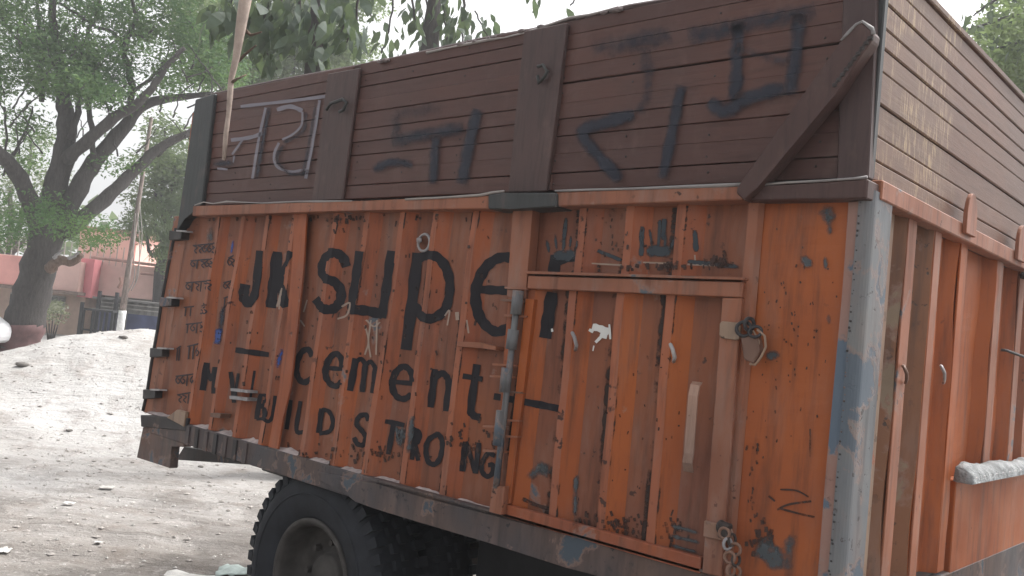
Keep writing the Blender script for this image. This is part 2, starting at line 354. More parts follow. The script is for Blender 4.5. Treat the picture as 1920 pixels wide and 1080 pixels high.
class Wall:
    """pressed sheet: flush rib faces with sunken panels between; ribs = (x at top, x at bottom) of each rib's left edge"""
    FACE, FLANK, BACK = 0.032, 0.058, 0.012
    def __init__(s, ribs, xl, xr, zt, zb, yf, depth=0.033, amp=1.0):
        s.xl, s.xr, s.zt, s.zb, s.yf, s.d, s.amp = xl, xr, zt, zb, yf, depth, amp
        b = [(xl[0], xl[1], yf+depth)]
        for (a, c) in ribs:
            b += [(a-s.BACK, c-s.BACK, yf+depth), (a, c, yf), (a+s.FACE, c+s.FACE, yf), (a+s.FACE+s.FLANK, c+s.FACE+s.FLANK, yf+depth)]
        b.append((xr[0], xr[1], yf+depth))
        s.b = [q for q in b if xl[0]-1e-6 <= q[0] <= xr[0]+1e-6]
    def X(s, i, z): t = (z-s.zb)/(s.zt-s.zb); return s.b[i][0]*t+s.b[i][1]*(1-t)
    def y(s, x, z):
        for i in range(len(s.b)-1):
            a = s.X(i, z); c = s.X(i+1, z)
            if x <= c or i == len(s.b)-2:
                t = 0 if c-a < 1e-6 else min(1, max(0, (x-a)/(c-a)))
                return s.b[i][2]*(1-t)+s.b[i+1][2]*t+dent(x, z)*s.amp
    def mesh(s, rows=26):
        bm = bmesh.new(); g = []; cm = []
        for i in range(len(s.b)-1):
            f = 1 if s.d > 0 and s.b[i][2] == s.yf and s.b[i+1][2] == s.yf else (2 if s.d > 0 and s.b[i][2] == s.b[i+1][2] else 0)
            cm += [f]*(2 if s.b[i+1][0]-s.b[i][0] > 0.09 else 1)
        for r in range(rows+1):
            z = s.zb+(s.zt-s.zb)*r/rows; row = []
            for i in range(len(s.b)):
                x = s.X(i, z); row.append(bm.verts.new((x, s.b[i][2]+dent(x, z)*s.amp, z+ZB)))
                if i < len(s.b)-1:
                    x2 = s.X(i+1, z)
                    if s.b[i+1][0]-s.b[i][0] > 0.09:
                        xm = (x+x2)/2; row.append(bm.verts.new((xm, (s.b[i][2]+s.b[i+1][2])/2+dent(xm, z)*s.amp, z+ZB)))
            g.append(row)
        for r in range(rows):
            for k in range(len(g[0])-1): bm.faces.new((g[r][k], g[r][k+1], g[r+1][k+1], g[r+1][k])).material_index = cm[k]
        return bm
    def letters(s, groups, mat, parent, off=0.003, soft=False, name='letter'):
        for g in groups: s.decal(name, [(st[0], st[1]*(1.18 if name == 'letter' else 1.05)) for st in g], mat, parent, off, soft)
    def decal(s, name, strokes, mat, parent, off=0.003, soft=False, clip=None):
        """strokes: (points, width) surveyed from the photograph onto the wall's plane, then pressed onto its relief"""
        bm = bmesh.new(); cl = bm.verts.layers.float.new('cover')
        ymid = s.yf+s.d*0.35
        for st in strokes:
            pts, wd = st[0], st[1]; cov = st[2] if len(st) > 2 else 1.0
            P = smooth_path(pts, 5) if len(pts) > 2 else smooth_path(pts, max(3, int(np.hypot(*(np.array(pts[1])-np.array(pts[0])))/9)))
            n = len(P); rows = []
            us = [-0.5, -0.28, 0, 0.28, 0.5] if soft else [-0.5, 0, 0.5]
            cs = [0, 0.62, 1, 0.62, 0] if soft else [1, 1, 1]
            for i in range(n):
                t = P[min(i+1, n-1)]-P[max(i-1, 0)]; t = t/max(1e-6, np.hypot(*t)); nn = np.array([-t[1], t[0]])
                wj = wd*(1+0.10*math.sin(i*1.7+P[0][0]))
                if not soft and i in (0, n-1): wj *= 0.9
                row = []
                for u, c in zip(us, cs):
                    a = P[i]+nn*wj*u; w3 = S(a[0], a[1], ymid)
                    for _ in range(3): w3 = S(a[0], a[1], s.y(w3[0], w3[2]-ZB)*0.7+s.yf*0.3+0.3*ymid-0.3*s.yf)
                    v = bm.verts.new((w3[0], 0, w3[2]-ZB)); v[cl] = c*cov*(0.55 if soft and i in (0, n-1) else 1.0); row.append(v)
                rows.append(row)
            for i in range(n-1):
                for k in range(len(us)-1):
                    try: bm.faces.new((rows[i][k], rows[i+1][k], rows[i+1][k+1], rows[i][k+1]))
                    except ValueError: pass
        H = s.zt-s.zb
        for (a, b_, _) in s.b:
            d = Vector((a-b_, 0, H)).normalized(); nrm = Vector((d.z, 0, -d.x))
            bmesh.ops.bisect_plane(bm, geom=bm.verts[:]+bm.edges[:]+bm.faces[:], dist=1e-5, plane_co=(b_, 0, s.zb), plane_no=nrm)
        if clip:
            for co, no in clip:
                bmesh.ops.bisect_plane(bm, geom=bm.verts[:]+bm.edges[:]+bm.faces[:], dist=1e-5, plane_co=co, plane_no=no, clear_outer=True)
        for v in bm.verts:
            x, z = v.co.x, v.co.z; v.co.y = s.y(x, z)-off; v.co.z = z+ZB
        return TP(name, bm, mat, parent=parent, kind=('stuff' if name in ('scratches', 'worn_patch', 'painted_mark') else None))

# left section (under the lettering), section over the door, the door's own sheet, plain sheet by the corner
A = Wall([(-3.56, -3.64), (-3.302, -3.401), (-3.07, -3.149), (-2.83, -2.905), (-2.493, -2.559), (-2.26, -2.318), (-2.012, -2.087), (-1.797, -1.838), (-1.567, -1.594)],
         (-3.99, -4.10), (-1.275, -1.275), 1.15, -0.004, 0.0)
Bw = Wall([(-1.024, -1.024), (-0.816, -0.816), (-0.613, -0.613)], (-1.275, -1.275), (-0.345, -0.345), 1.15, 0.90, 0.0)
Dw = Wall([(-1.22, -1.235), (-1.027, -1.023), (-0.818, -0.811), (-0.620, -0.610)], (-1.26, -1.262), (-0.37, -0.37), 0.885, 0.01, -0.010, 0.030, 0.7)
Ew = Wall([], (-0.345, -0.345), (-0.045, -0.035), 1.15, -0.02, -0.03, 0.036, 1.2)
sheetA = TP('wall_sheet', A.mesh(), ORANGE, mat2=ORANGE_F)
sheetB = TP('wall_sheet', Bw.mesh(8), ORANGE, mat2=ORANGE_F)
sheetE = TP('wall_sheet', Ew.mesh(), ORANGE_B)
for p_ in sheetE.data.polygons: p_.material_index = 0
bm = bmesh.new()                                                     # folded lip of the plain sheet beside the door
prism(bm, [(-0.352, -0.012, ZB-0.02), (-0.318, -0.012, ZB-0.02), (-0.306, 0.004, ZB-0.02), (-0.352, 0.03, ZB-0.02)], (0, 0, 1.17)); TP('seam_lip', bm, ORANGE_D)
bm = bmesh.new(); box(bm, -4.0, -0.02, 0.06, 0.075, ZB-0.02, ZB+1.17); TP('inner_lining', bm, DARKM)

# flush posts
for k, poly in enumerate(([(552, 396), (575, 396), (569, 500), (558, 610), (545, 725), (530, 785), (521, 842), (503, 838), (523, 725), (539, 590), (548, 490)], [(962, 386), (999, 386), (985, 560), (950, 556)])):
    bm = bmesh.new(); side(bm, poly, -0.006-0.010*k, 0.004 if k == 0 else 0.03, 0.001); TP('wall_post', bm, ORANGE_D if k else ORANGE)
bm = bmesh.new(); side(bm, [(953, 556), (962, 557), (931, 940), (924, 939)], -0.012, 0.0, 0.001); TP('wall_post', bm, ORANGE)
# door
bm = bmesh.new(); me_ = Dw.mesh(20)
door = TP('door', me_, ORANGE_B, mat2=ORANGE_F)
bm.free()
bm = bmesh.new(); side(bm, [(990, 517), (1393, 529), (1391, 558), (988, 541)], -0.030, 0.0, 0.003); TP('door_frame', bm, ORANGE_D, parent=door)
bm = bmesh.new(); side(bm, [(1354, 558.5), (1391, 559), (1352, 1082), (1316, 1074)], -0.030, 0.0, 0.003); TP('door_frame', bm, ORANGE_D, parent=door)
bm = bmesh.new(); side(bm, [(945, 945), (1314, 1046), (1312, 1076), (941, 968)], -0.026, 0.0, 0.003); TP('door_frame', bm, ORANGE, parent=door)
bm = bmesh.new(); side(bm, [(985, 560), (1001, 561), (956, 945), (943, 944)], -0.024, 0.0, 0.002); TP('door_frame', bm, ORANGE_B, parent=door)
# lintel lip over the door
bm = bmesh.new(); side(bm, [(985, 508), (1396, 520), (1396, 525), (985, 513)], -0.036, 0.03, 0.001); TP('door_lintel', bm, ORANGE_D)
# hinge: bar, knuckles, tabs
hinge = None
bm = bmesh.new(); tube(bm, [S(972, 545, -0.045), S(955, 690, -0.045), S(945, 780, -0.045), S(930, 915, -0.045)], 0.012, 8); hinge = TP('hinge_bar', bm, GREYBLUE, True)
for (x0, y0, x1, y1) in ((972, 545, 967, 590), (963, 618, 958, 655), (951, 690, 946, 735), (941, 770, 934, 835)):
    bm = bmesh.new(); tube(bm, [S(x0, y0, -0.047), S(x1, y1, -0.047)], 0.021, 10); TP('knuckle', bm, GREYBLUE, True, parent=hinge)
for (x, y) in ((966, 540), (958, 563), (965, 592), (943, 684), (938, 706), (955, 735), (950, 788), (925, 800), (948, 818), (925, 846)):
    bm = bmesh.new(); side(bm, [(x-20, y-3), (x+22, y), (x+22, y+3), (x-20, y+1)], -0.034, -0.010); TP('hinge_tab', bm, RUST if y % 2 else ORANGE_D, parent=hinge)
bm = bmesh.new(); side(bm, [(922, 912), (946, 912), (940, 966), (916, 960)], -0.050, 0.0, 0.003); TP('hinge_bracket', bm, ORANGE_D)
# pull handle
RUBBED = paint_mat('handle_paint', (0.34, 0.21, 0.155), (0.27, 0.18, 0.145), dust=0.4)
bm = bmesh.new()
hp = [S(1307, 716, -0.034), S(1303, 722, -0.075), S(1299, 742, -0.085), S(1291, 850, -0.085), S(1288, 868, -0.075), S(1290, 885, -0.034)]
for i in range(len(hp)-1):
    a, b_ = Vector(hp[i]), Vector(hp[i+1]); wv = Vector((0.016, 0, 0)); th = Vector((0, 0.006, 0.0))
    vs = [bm.verts.new(p) for p in (a-wv, a+wv, b_+wv, b_-wv, a-wv+th, a+wv+th, b_+wv+th, b_-wv+th)]
    for f in ((0, 1, 2, 3), (7, 6, 5, 4), (0, 4, 5, 1), (1, 5, 6, 2), (2, 6, 7, 3), (3, 7, 4, 0)): bm.faces.new([vs[j] for j in f])
TP('handle', bm, RUBBED, parent=door)
# hasps, padlock and chains
bm = bmesh.new(); side(bm, [(1349, 606), (1354, 602), (1384, 605), (1388, 612), (1386, 634), (1380, 638), (1352, 634), (1348, 628)], -0.040, -0.028, 0.002); hasp = TP('hasp', bm, MUDDY)
for c_, ax_, R_, r_ in (((1395, 617, -0.05), (0.5, -1, 0.2), 0.022, 0.006), ((1405, 608, -0.045), (1, -0.4, 0), 0.018, 0.006), ((1416, 622, -0.05), (0.2, -1, 0.6), 0.019, 0.005)):
    bm = bmesh.new(); torus(bm, S(*c_), ax_, R_, r_); TP('chain_link', bm, DARKM, True, parent=hasp)
bm = bmesh.new()
side(bm, [(1388, 632), (1418, 628), (1424, 660), (1412, 682), (1394, 674)], -0.055, -0.020, 0.004); TP('padlock', bm, RUST, parent=hasp)
bm = bmesh.new()
tube(bm, [S(*p, -0.05) for p in ((1420, 618), (1434, 630), (1436, 650), (1428, 668), (1416, 684), (1406, 682))], 0.004, 6)
tube(bm, [S(*p, -0.045) for p in ((1412, 620), (1424, 640), (1420, 662), (1412, 676))], 0.003, 6); TP('wire', bm, MUDDY, True, parent=hasp)
bm = bmesh.new(); side(bm, [(1320, 976), (1356, 986), (1354, 1014), (1318, 1006)], -0.042, -0.028, 0.002); hasp2 = TP('hasp', bm, MUDDY)
cpts = [(1352, 988), (1362, 1000), (1372, 1012), (1378, 1030), (1380, 1050), (1378, 1072), (1376, 1090)]
for i, p in enumerate(cpts):
    bm = bmesh.new(); torus(bm, S(p[0], p[1], -0.045), (0.2 if i % 2 else 1, -1 if i % 2 else -0.2, 0.1), 0.017, 0.0048, n=12); TP('chain_link', bm, RUST if i % 2 else DARKM, True, parent=hasp2)
for i, p in enumerate([(1358, 1000), (1364, 1020), (1368, 1045), (1370, 1070)]):
    bm = bmesh.new(); torus(bm, S(p[0], p[1], -0.06), (1 if i % 2 else 0.1, -0.3 if i % 2 else -1, 0.1), 0.016, 0.0048, n=12); TP('chain_link', bm, SILVER if i == 1 else RUST, True, parent=hasp2)
bm = bmesh.new(); side(bm, [(1346, 978), (1366, 984), (1364, 1012), (1344, 1008)], -0.06, -0.030, 0.004); TP('padlock', bm, DARKM, parent=hasp2)
# little hooks on ribs
for (x, y) in ((1077, 640), (1261, 662)):
    bm = bmesh.new(); tube(bm, [S(x-3, y-14, -0.03), S(x-4, y-16, -0.052), S(x, y-8, -0.060), S(x+4, y+8, -0.056), S(x+2, y+16, -0.034)], 0.0065, 6); TP('tie_hook', bm, SILVER, True)
bm = bmesh.new(); torus(bm, S(795, 455, 0.0), (0, 1, 0), 0.036, 0.006, n=20); tube(bm, [S(786, 450, 0.03), S(786, 450, -0.03)], 0.013, 6); TP('bolt_ring', bm, SILVER, True)
# small lip low on the left section
bm = bmesh.new(); side(bm, [(858, 640), (900, 642), (930, 650), (929, 657), (897, 652), (857, 650)], -0.02, 0.03, 0.002); TP('wall_lip', bm, ORANGE_D)
for q in ([(432, 728), (464, 732), (464, 737), (432, 733)], [(430, 742), (464, 746), (462, 752), (430, 748)], [(394, 774), (414, 776), (412, 784), (394, 782)], ):
    bm = bmesh.new(); side(bm, q, -0.03, 0.03, 0.001); TP('tie_slot', bm, SILVER if q[0][1] < 760 else RUST)

# deck side rail under the wall, deeper right of the wheel
bm = bmesh.new(); box(bm, -4.02, 0.0, -0.006, 0.09, ZB-0.115, ZB-0.006, 0.004); TP('deck_rail', bm, RAIL)
bm = bmesh.new(); side(bm, [(595, 885), (700, 905), (800, 934), (930, 968), (1060, 1002), (1400, 1095), (1400, 1152), (1060, 1064), (920, 1019), (785, 979), (700, 953), (665, 941), (640, 918), (600, 902)], -0.016, 0.05, 0.003); TP('lower_rail', bm, RAIL)
bm = bmesh.new(); side(bm, [(700, 896), (920, 956), (1345, 1076), (1345, 1082), (920, 961), (700, 901)], -0.026, 0.0, 0.001); TP('rail_lip', bm, RAIL)
for i, xx in enumerate(np.linspace(-3.60, -3.02, 7)):
    bm = bmesh.new(); box(bm, xx, xx+0.035, -0.014, 0.0, ZB-0.116, ZB-0.012, 0.002); TP('rail_strap', bm, DARKM if i % 2 else RAIL)
# cement dust lying on the ledge in the sunken panels
bm = bmesh.new()
for i in range(len(A.b)-1):
    x0 = A.b[i][1]; x1 = A.b[i+1][1]
    if x1-x0 < 0.08: continue
    n = 7; top = []; fr = []; bk = []
    for k in range(n+1):
        x = x0+(x1-x0)*k/n; hgt = 0.004+0.022*math.sin(math.pi*k/n)*random.uniform(0.3, 1) if x0 < -2.8 else 0.005+0.006*random.random()
        fr.append(bm.verts.new((x, -0.004, ZB-0.005))); top.append(bm.verts.new((x, 0.018, ZB-0.004+hgt*0.7))); bk.append(bm.verts.new((x, 0.037, ZB-0.004+hgt)))
    for k in range(n): bm.faces.new((fr[k], fr[k+1], top[k+1], top[k])); bm.faces.new((top[k], top[k+1], bk[k+1], bk[k]))
ob = TP('cement_dust', bm, simple('dust_on_ledge', (0.42, 0.36, 0.35), nscale=25, bump=0.5), True); ob['kind'] = 'stuff'
BRKT = paint_mat('bracket_paint', (0.085, 0.08, 0.08), (0.13, 0.075, 0.06), dark=(0.03, 0.03, 0.035), wear=0.55, dust=0.4)
# lower left box end
bm = bmesh.new(); prism(bm, [S(268, 800, 0.0), S(350, 803, 0.0), S(344, 838, 0.0), S(321, 836, 0.0), S(318, 878, 0.0), S(256, 858, 0.0)], (0, 0.05, 0), 0.004); TP('corner_bracket', bm, BRKT)
bm = bmesh.new(); side(bm, [(263, 778), (352, 784), (348, 808), (264, 800)], -0.012, 0.1, 0.004); TP('corner_bracket', bm, DARKM)
bm = bmesh.new(); side(bm, [(312, 783), (332, 768), (348, 772), (344, 800)], -0.02, 0.0, 0.002); TP('corner_plate', bm, MUDDY)
# latch rod at the far end
rodp = [(331, 428), (322, 470), (305, 560), (296, 620), (285, 680), (277, 735), (269, 770)]
bm = bmesh.new(); tube(bm, [S(x, y, 0.03) for x, y in rodp], 0.013, 8); rod = TP('latch_rod', bm, DARKM, True)
bm = bmesh.new(); tube(bm, [S(x+9, y, 0.05) for x, y in rodp], 0.007, 6); TP('latch_rod', bm, SILVER, True)
for (x, y) in ((326, 440), (308, 565), (290, 660), (277, 738)):
    bm = bmesh.new(); side(bm, [(x-9, y-8), (x+14, y-6), (x+13, y+8), (x-10, y+10)], -0.015, 0.04, 0.003); TP('latch_bracket', bm, DARKM, parent=rod)
    bm = bmesh.new(); side(bm, [(x+4, y-9), (x+22, y-8), (x+23, y-5), (x+4, y-6)], -0.025, 0.02, 0.001); TP('latch_cap', bm, SILVER, parent=rod)
bm = bmesh.new(); box(bm, -4.19, -4.0, 0.03, 0.07, ZB-0.02, ZB+1.16, 0.004)
for v in bm.verts: v.co.x += 0.09*(v.co.z-ZB)/1.15-0.02
TP('end_frame', bm, ORANGE_D)

# belt rail between steel and planks
bm = bmesh.new(); side(bm, [(362, 386), (640, 378), (916, 366), (916, 391), (640, 395), (360, 405)], -0.048, 0.05, 0.004); belt = TP('belt_rail', bm, ORANGE_D)
bm = bmesh.new(); side(bm, [(1041, 360), (1392, 347), (1392, 374), (1041, 387)], -0.048, 0.05, 0.004); TP('belt_rail', bm, ORANGE_D)
bm = bmesh.new(); side(bm, [(1393, 350), (1628, 335), (1625, 372), (1393, 376)], -0.052, 0.05, 0.004); TP('belt_rail', bm, BRACE)
bm = bmesh.new(); side(bm, [(914, 365), (950, 361), (1043, 361), (1043, 388), (960, 392), (914, 392)], -0.060, 0.05, 0.006); TP('belt_sleeve', bm, WOODG)
def chipped(pts, y, name='chipped_edge'):
    bm = bmesh.new(); tube(bm, [S(a, b_, y) for a, b_ in pts], [random.uniform(0.003, 0.0065) for _ in pts], 5); TP(name, bm, RAWOOD, True)
chipped([(365, 385), (382, 379), (400, 382), (425, 378), (450, 379), (490, 381), (560, 378), (600, 378), (660, 377)], -0.046)
chipped([(760, 374), (840, 370), (900, 366), (925, 361), (945, 359)], -0.05)
chipped([(1041, 358), (1100, 356), (1180, 354), (1290, 350), (1390, 346)], -0.048)
chipped([(1410, 348), (1480, 342), (1540, 339), (1600, 335), (1626, 332)], -0.052)

# plank upper side
bounds = [1.212, 1.275, 1.346, 1.415, 1.479, 1.539, 1.616, 1.68, 1.742, 1.80, 1.855]
def plank(x0, x1, y0, y1, z0, z1, mat, lean0=0.0, lean1=0.0):
    bm = bmesh.new(); box(bm, x0, x1, y0, y1, z0, z1, random.choice((0.0015, 0.002, 0.003)))
    for v in bm.verts:
        t = (v.co.z-1.21)/0.645; f = 0 if abs(v.co.x-x0) < abs(v.co.x-x1) else 1
        v.co.x += (lean1 if f else lean0)*(1-t); v.co.z += ZB+0.0015*math.sin(v.co.x*5+z0*40)
    return TP('plank', bm, mat)
bays = [(-3.86, -2.47, -0.05, -0.06), (-2.42, -1.17, -0.02, 0.0), (-1.22, -0.02, 0.0, 0.0)]
for bi, (x0, x1, l0, l1) in enumerate(bays):
    for k in range(10):
        rj = random.uniform(-0.0035, 0.0035)
        plank(x0, x1, 0.002+rj, 0.026+rj, bounds[k]+random.uniform(0.0, 0.0012), bounds[k+1]-random.choice((0.0004, 0.0006, 0.001, 0.0015, 0.0035)), WOOD, l0, l1)
bm = bmesh.new(); box(bm, -3.9, -0.02, 0.036, 0.046, ZB+1.16, ZB+1.84); TP('plank_backing', bm, DARKM)
bm = bmesh.new(); side(bm, [(366, 186), (402, 175), (378, 384), (345, 410), (330, 437)], -0.02, 0.08, 0.006); TP('corner_post', bm, WOODG)
bm = bmesh.new(); side(bm, [(614, 138), (674, 127), (641, 374), (584, 377)], -0.018, 0.0, 0.004); TP('upper_post', bm, WOODP)
bm = bmesh.new(); side(bm, [(982, 58), (1063, 42), (1044, 200), (1023, 359), (952, 361), (966, 220)], -0.020, 0.0, 0.004); TP('upper_post', bm, WOODP)
bm = bmesh.new(); side(bm, [(1582, -55), (1643, -68), (1641, 60), (1628, 334), (1568, 338)], -0.022, 0.02, 0.004); TP('corner_post', bm, WOODP)
bm = bmesh.new()
for (x0, x1, l0, l1) in bays:
    for xx in (x0+0.06, x0+0.62*(x1-x0)*0.5, (x0+x1)/2+0.1, x1-0.13):
        for k in range(10):
            if random.random() < 0.7: bmesh.ops.create_icosphere(bm, subdivisions=1, radius=0.0042, matrix=Matrix.Translation((xx+random.uniform(-0.008, 0.008), 0.001, ZB+(bounds[k]+bounds[k+1])/2+random.uniform(-0.012, 0.012))) @ Matrix.Diagonal((1, 0.6, 1, 1)))
TP('nail_heads', bm, DARKM, kind='stuff')
# top rail, ragged edge
bm = bmesh.new()
tube(bm, [S(x, y, 0.02) for x, y in ((400, 178), (520, 153), (680, 124), (760, 107), (860, 85), (930, 70), (1000, 58), (1060, 42), (1180, 14), (1400, -22), (1640, -68))], 0.012, 6); TP('top_rail', bm, WOODP)
chipped([(800, 99), (850, 88), (880, 82), (915, 75), (945, 71), (990, 60), (1050, 40), (1068, 34), (1110, 27), (1160, 13)], 0.0)
bm = bmesh.new()
for k in range(26):
    t = random.random(); x = 700+480*t; y = np.interp(x, [680, 860, 1060, 1180], [122, 84, 40, 13]); p = Vector(S(x, y, random.uniform(-0.01, 0.03))); s_ = random.uniform(0.008, 0.02)
    bmesh.ops.create_icosphere(bm, subdivisions=1, radius=s_, matrix=Matrix.Translation(p) @ Matrix.Diagonal((1.6, 1, 0.6, 1)))
ob = TP('sand_crumbs', bm, simple('crumb', (0.2, 0.17, 0.17), nscale=30)); ob['kind'] = 'stuff'
# diagonal brace
bm = bmesh.new(); side(bm, [(1578, 76), (1606, 45), (1617, 41), (1637, 60), (1634, 76), (1565, 178), (1420, 352), (1395, 375), (1380, 362), (1381, 352)], -0.080, -0.024, 0.004); brace = TP('brace', bm, BRACE)
chipped([(1577, 76), (1590, 62), (1605, 46), (1617, 40), (1636, 54), (1638, 64)], -0.080)
bm = bmesh.new()
for k in range(19):
    t = k/18; x, y = 1632+(1566-1632)*t, 72+(160-72)*t; p = S(x, y, -0.076); bmesh.ops.create_icosphere(bm, subdivisions=1, radius=0.0075 if k % 2 else 0.010, matrix=Matrix.Translation(Vector(p)))
TP('weld_bead', bm, DARKM, parent=brace, kind='stuff')
# hooks on the upper posts
bm = bmesh.new(); tube(bm, [S(x, y, -0.035) for x, y in ((612, 206), (620, 194), (632, 190), (642, 186), (650, 192), (644, 206), (636, 210))], 0.008, 6); TP('post_hook', bm, WOODG, True)
bm = bmesh.new(); tube(bm, [S(x, y, -0.035) for x, y in ((1008, 125), (1018, 122), (1026, 134), (1020, 145), (1010, 155), (1008, 142))], 0.007, 6); TP('post_hook', bm, WOODG, True)

# ---- corner pillar and end wall
bm = bmesh.new(); side(bm, [(1590, 378), (1617, 376), (1604, 560), (1574, 900), (1552, 1190), (1524, 1190), (1547, 900), (1578, 560)], -0.016, 0.02, 0.003); TP('corner_flange', bm, paint_mat('flange_paint', (0.26, 0.13, 0.10), (0.24, 0.17, 0.15), under=(0.09, 0.12, 0.16), wear=0.44, dust=0.5))
bm = bmesh.new()
for i in range(60):
    t = i/59; bmesh.ops.create_icosphere(bm, subdivisions=1, radius=random.uniform(0.0025, 0.005), matrix=Matrix.Translation((-0.004+random.uniform(-0.002,0.002), -0.021, ZB-0.1+1.24*(t+random.uniform(-0.006, 0.006)))))
TP('weld_bead', bm, DARKM, kind='stuff')
bm = bmesh.new()                                                     # rounded pillar
R0 = 0.035; sec = []
for k in range(7):
    a = math.pi/2*k/6; sec.append((0.030-R0+R0*math.sin(a), 0.012-R0*math.cos(a)+0.0))
poly = [(sx, sy, ZB-0.2) for sx, sy in [(-0.008, -0.023)]+sec+[(0.030, 0.135), (0.0, 0.135)]]
prism(bm, poly, (0, 0, 1.37)); TP('corner_pillar', bm, GREYBLUE)
# end wall sheet: ribs flush at X=0, sunken panels behind
YR = [0.35, 0.61, 0.90, 1.38, 1.745, 2.02]; WR = [0.085, 0.075, 0.085, 0.10, 0.09, 0.09]
secy = [(0.17, -0.045)]
for y0, wd in zip(YR, WR): secy += [(y0-0.035, -0.045), (y0, 0.0), (y0+wd, 0.0), (y0+wd+0.03, -0.045)]
secy.append((2.3, -0.045))
bm = bmesh.new(); rows = 24; gg = []
for r in range(rows+1):
    z = -0.02+1.19*r/rows; gg.append([bm.verts.new((x+dent(y, z)*1.2, y, z+ZB)) for y, x in secy])
for r in range(rows):
    for k in range(len(secy)-1): bm.faces.new((gg[r][k], gg[r][k+1], gg[r+1][k+1], gg[r+1][k])).material_index = (2 if secy[k+1][0] > 2 or 0 < secy[k][0] < 0.0 else (1 if secy[k][0] < 0.60 else 0))
TP('end_sheet', bm, ORANGE_B, mat2=MUDV)
for y0, wd, mt in ((0.205, 0.10, MUDDY), (YR[0], WR[0], ORANGE_D), (YR[1], WR[1], ORANGE_D), (YR[2], WR[2], ORANGE_B), (YR[3], WR[3], ORANGE_D), (YR[4], WR[4], ORANGE_D)):
    bm = bmesh.new(); box(bm, -0.035 if y0 < 0.3 else -0.002, -0.02 if y0 < 0.3 else 0.006, y0+0.004, y0+wd-0.004, ZB-0.02, ZB+1.155, 0.002); TP('end_rib', bm, mt)
bm = bmesh.new(); box(bm, -0.04, 0.012, 1.03, 2.3, ZB-0.2, ZB+0.30, 0.004); TP('end_plate', bm, ORANGE_B)
bm = bmesh.new(); box(bm, -0.06, 0.014, -0.0, 2.3, ZB-0.25, ZB-0.03, 0.005); TP('end_sill', bm, RAIL)
# ledge with a whitish cement crust
bm = bmesh.new(); box(bm, 0.013, 0.075, 1.00, 2.3, ZB+0.296, ZB+0.325, 0.004); ledge = TP('ledge', bm, SILVER)
bm = bmesh.new(); n = 40; ring = []
for i in range(n+1):
    y = 0.985+1.32*i/n; h = 0.034+0.006*math.sin(i*0.5)+0.005*random.uniform(-1, 1); h *= (0.9 if i < 2 else 1); h = h*(1-0.45*i/n)
    ring.append([bm.verts.new(p) for p in ((0.080, y, ZB+0.300), (0.074+0.004*math.sin(i*2.3), y, ZB+0.318+h*0.35), (0.048, y, ZB+0.325+h*0.9), (0.018, y, ZB+0.325+h), (0.013, y, ZB+0.30))])
for i in range(n):
    for k in range(4): bm.faces.new((ring[i][k], ring[i][k+1], ring[i+1][k+1], ring[i+1][k]))
bm.faces.new(ring[0]); bm.faces.new(ring[-1][::-1])
TP('cement_crust', bm, simple('white_cement', (0.24, 0.25, 0.255), nscale=14, var=0.5, bump=0.9, bd=0.02), True, parent=ledge)
# end belt and its tabs
bm = bmesh.new(); box(bm, -0.02, 0.036, 0.03, 2.3, ZB+1.150, ZB+1.207, 0.004); TP('end_belt', bm, ORANGE_D)
for yc, wd in ((0.845, 0.115), (1.56, 0.13)):
    bm = bmesh.new(); pts = [(0.037, yc-wd/2, ZB+1.17)]+[(0.037, yc-wd/2*math.cos(a), ZB+1.235+0.082*math.sin(a)) for a in np.linspace(0, math.pi, 12)]+[(0.037, yc+wd/2, ZB+1.17)]
    prism(bm, pts, (0.014, 0, 0), 0.002); TP('end_tab', bm, ORANGE_D)
zb2 = [1.212, 1.271, 1.344, 1.438, 1.534, 1.603, 1.662, 1.735, 1.80, 1.86]
for k in range(9):
    bm = bmesh.new(); rj = random.uniform(-0.003, 0.003); box(bm, -0.030+rj, -0.004+rj, 0.012, 2.29, ZB+zb2[k]+0.0015, ZB+zb2[k+1]-0.002, 0.004); TP('plank', bm, WOOD_E)
bm = bmesh.new(); box(bm, -0.05, -0.037, 0.03, 2.28, ZB+1.16, ZB+1.84); TP('plank_backing', bm, DARKM)
bm = bmesh.new(); box(bm, -0.040, 0.012, 0.0, 0.03, ZB+1.21, ZB+1.87, 0.004); TP('corner_post', bm, WOODG)
bm = bmesh.new(); box(bm, -0.045, 0.004, 0.03, 2.3, ZB+1.861, ZB+1.885, 0.004); TP('top_rail', bm, WOOD_E)
for (x, y) in ((1697, 700), (1768, 700)):
    bm = bmesh.new(); tube(bm, [FF(x-4, y-14, 0.012), FF(x-2, y-12, 0.04), FF(x+3, y, 0.05), FF(x+3, y+12, 0.04), FF(x+1, y+18, 0.012)], 0.0055, 6); TP('tie_hook', bm, RUST if x < 1700 else SILVER, True)
bm = bmesh.new(); tube(bm, [(0.012, 1.50, ZB+0.80), (0.03, 1.51, ZB+0.80), (0.03, 2.0, ZB+0.78), (0.012, 2.02, ZB+0.78)], 0.006, 6); TP('tie_bar', bm, DARKM, True)
bm = bmesh.new(); tube(bm, [(0.05, 1.60, ZB+1.115), (0.06, 1.8, ZB+1.13), (0.05, 2.25, ZB+1.15)], 0.016, 6); TP('tie_bar', bm, DARKM, True)
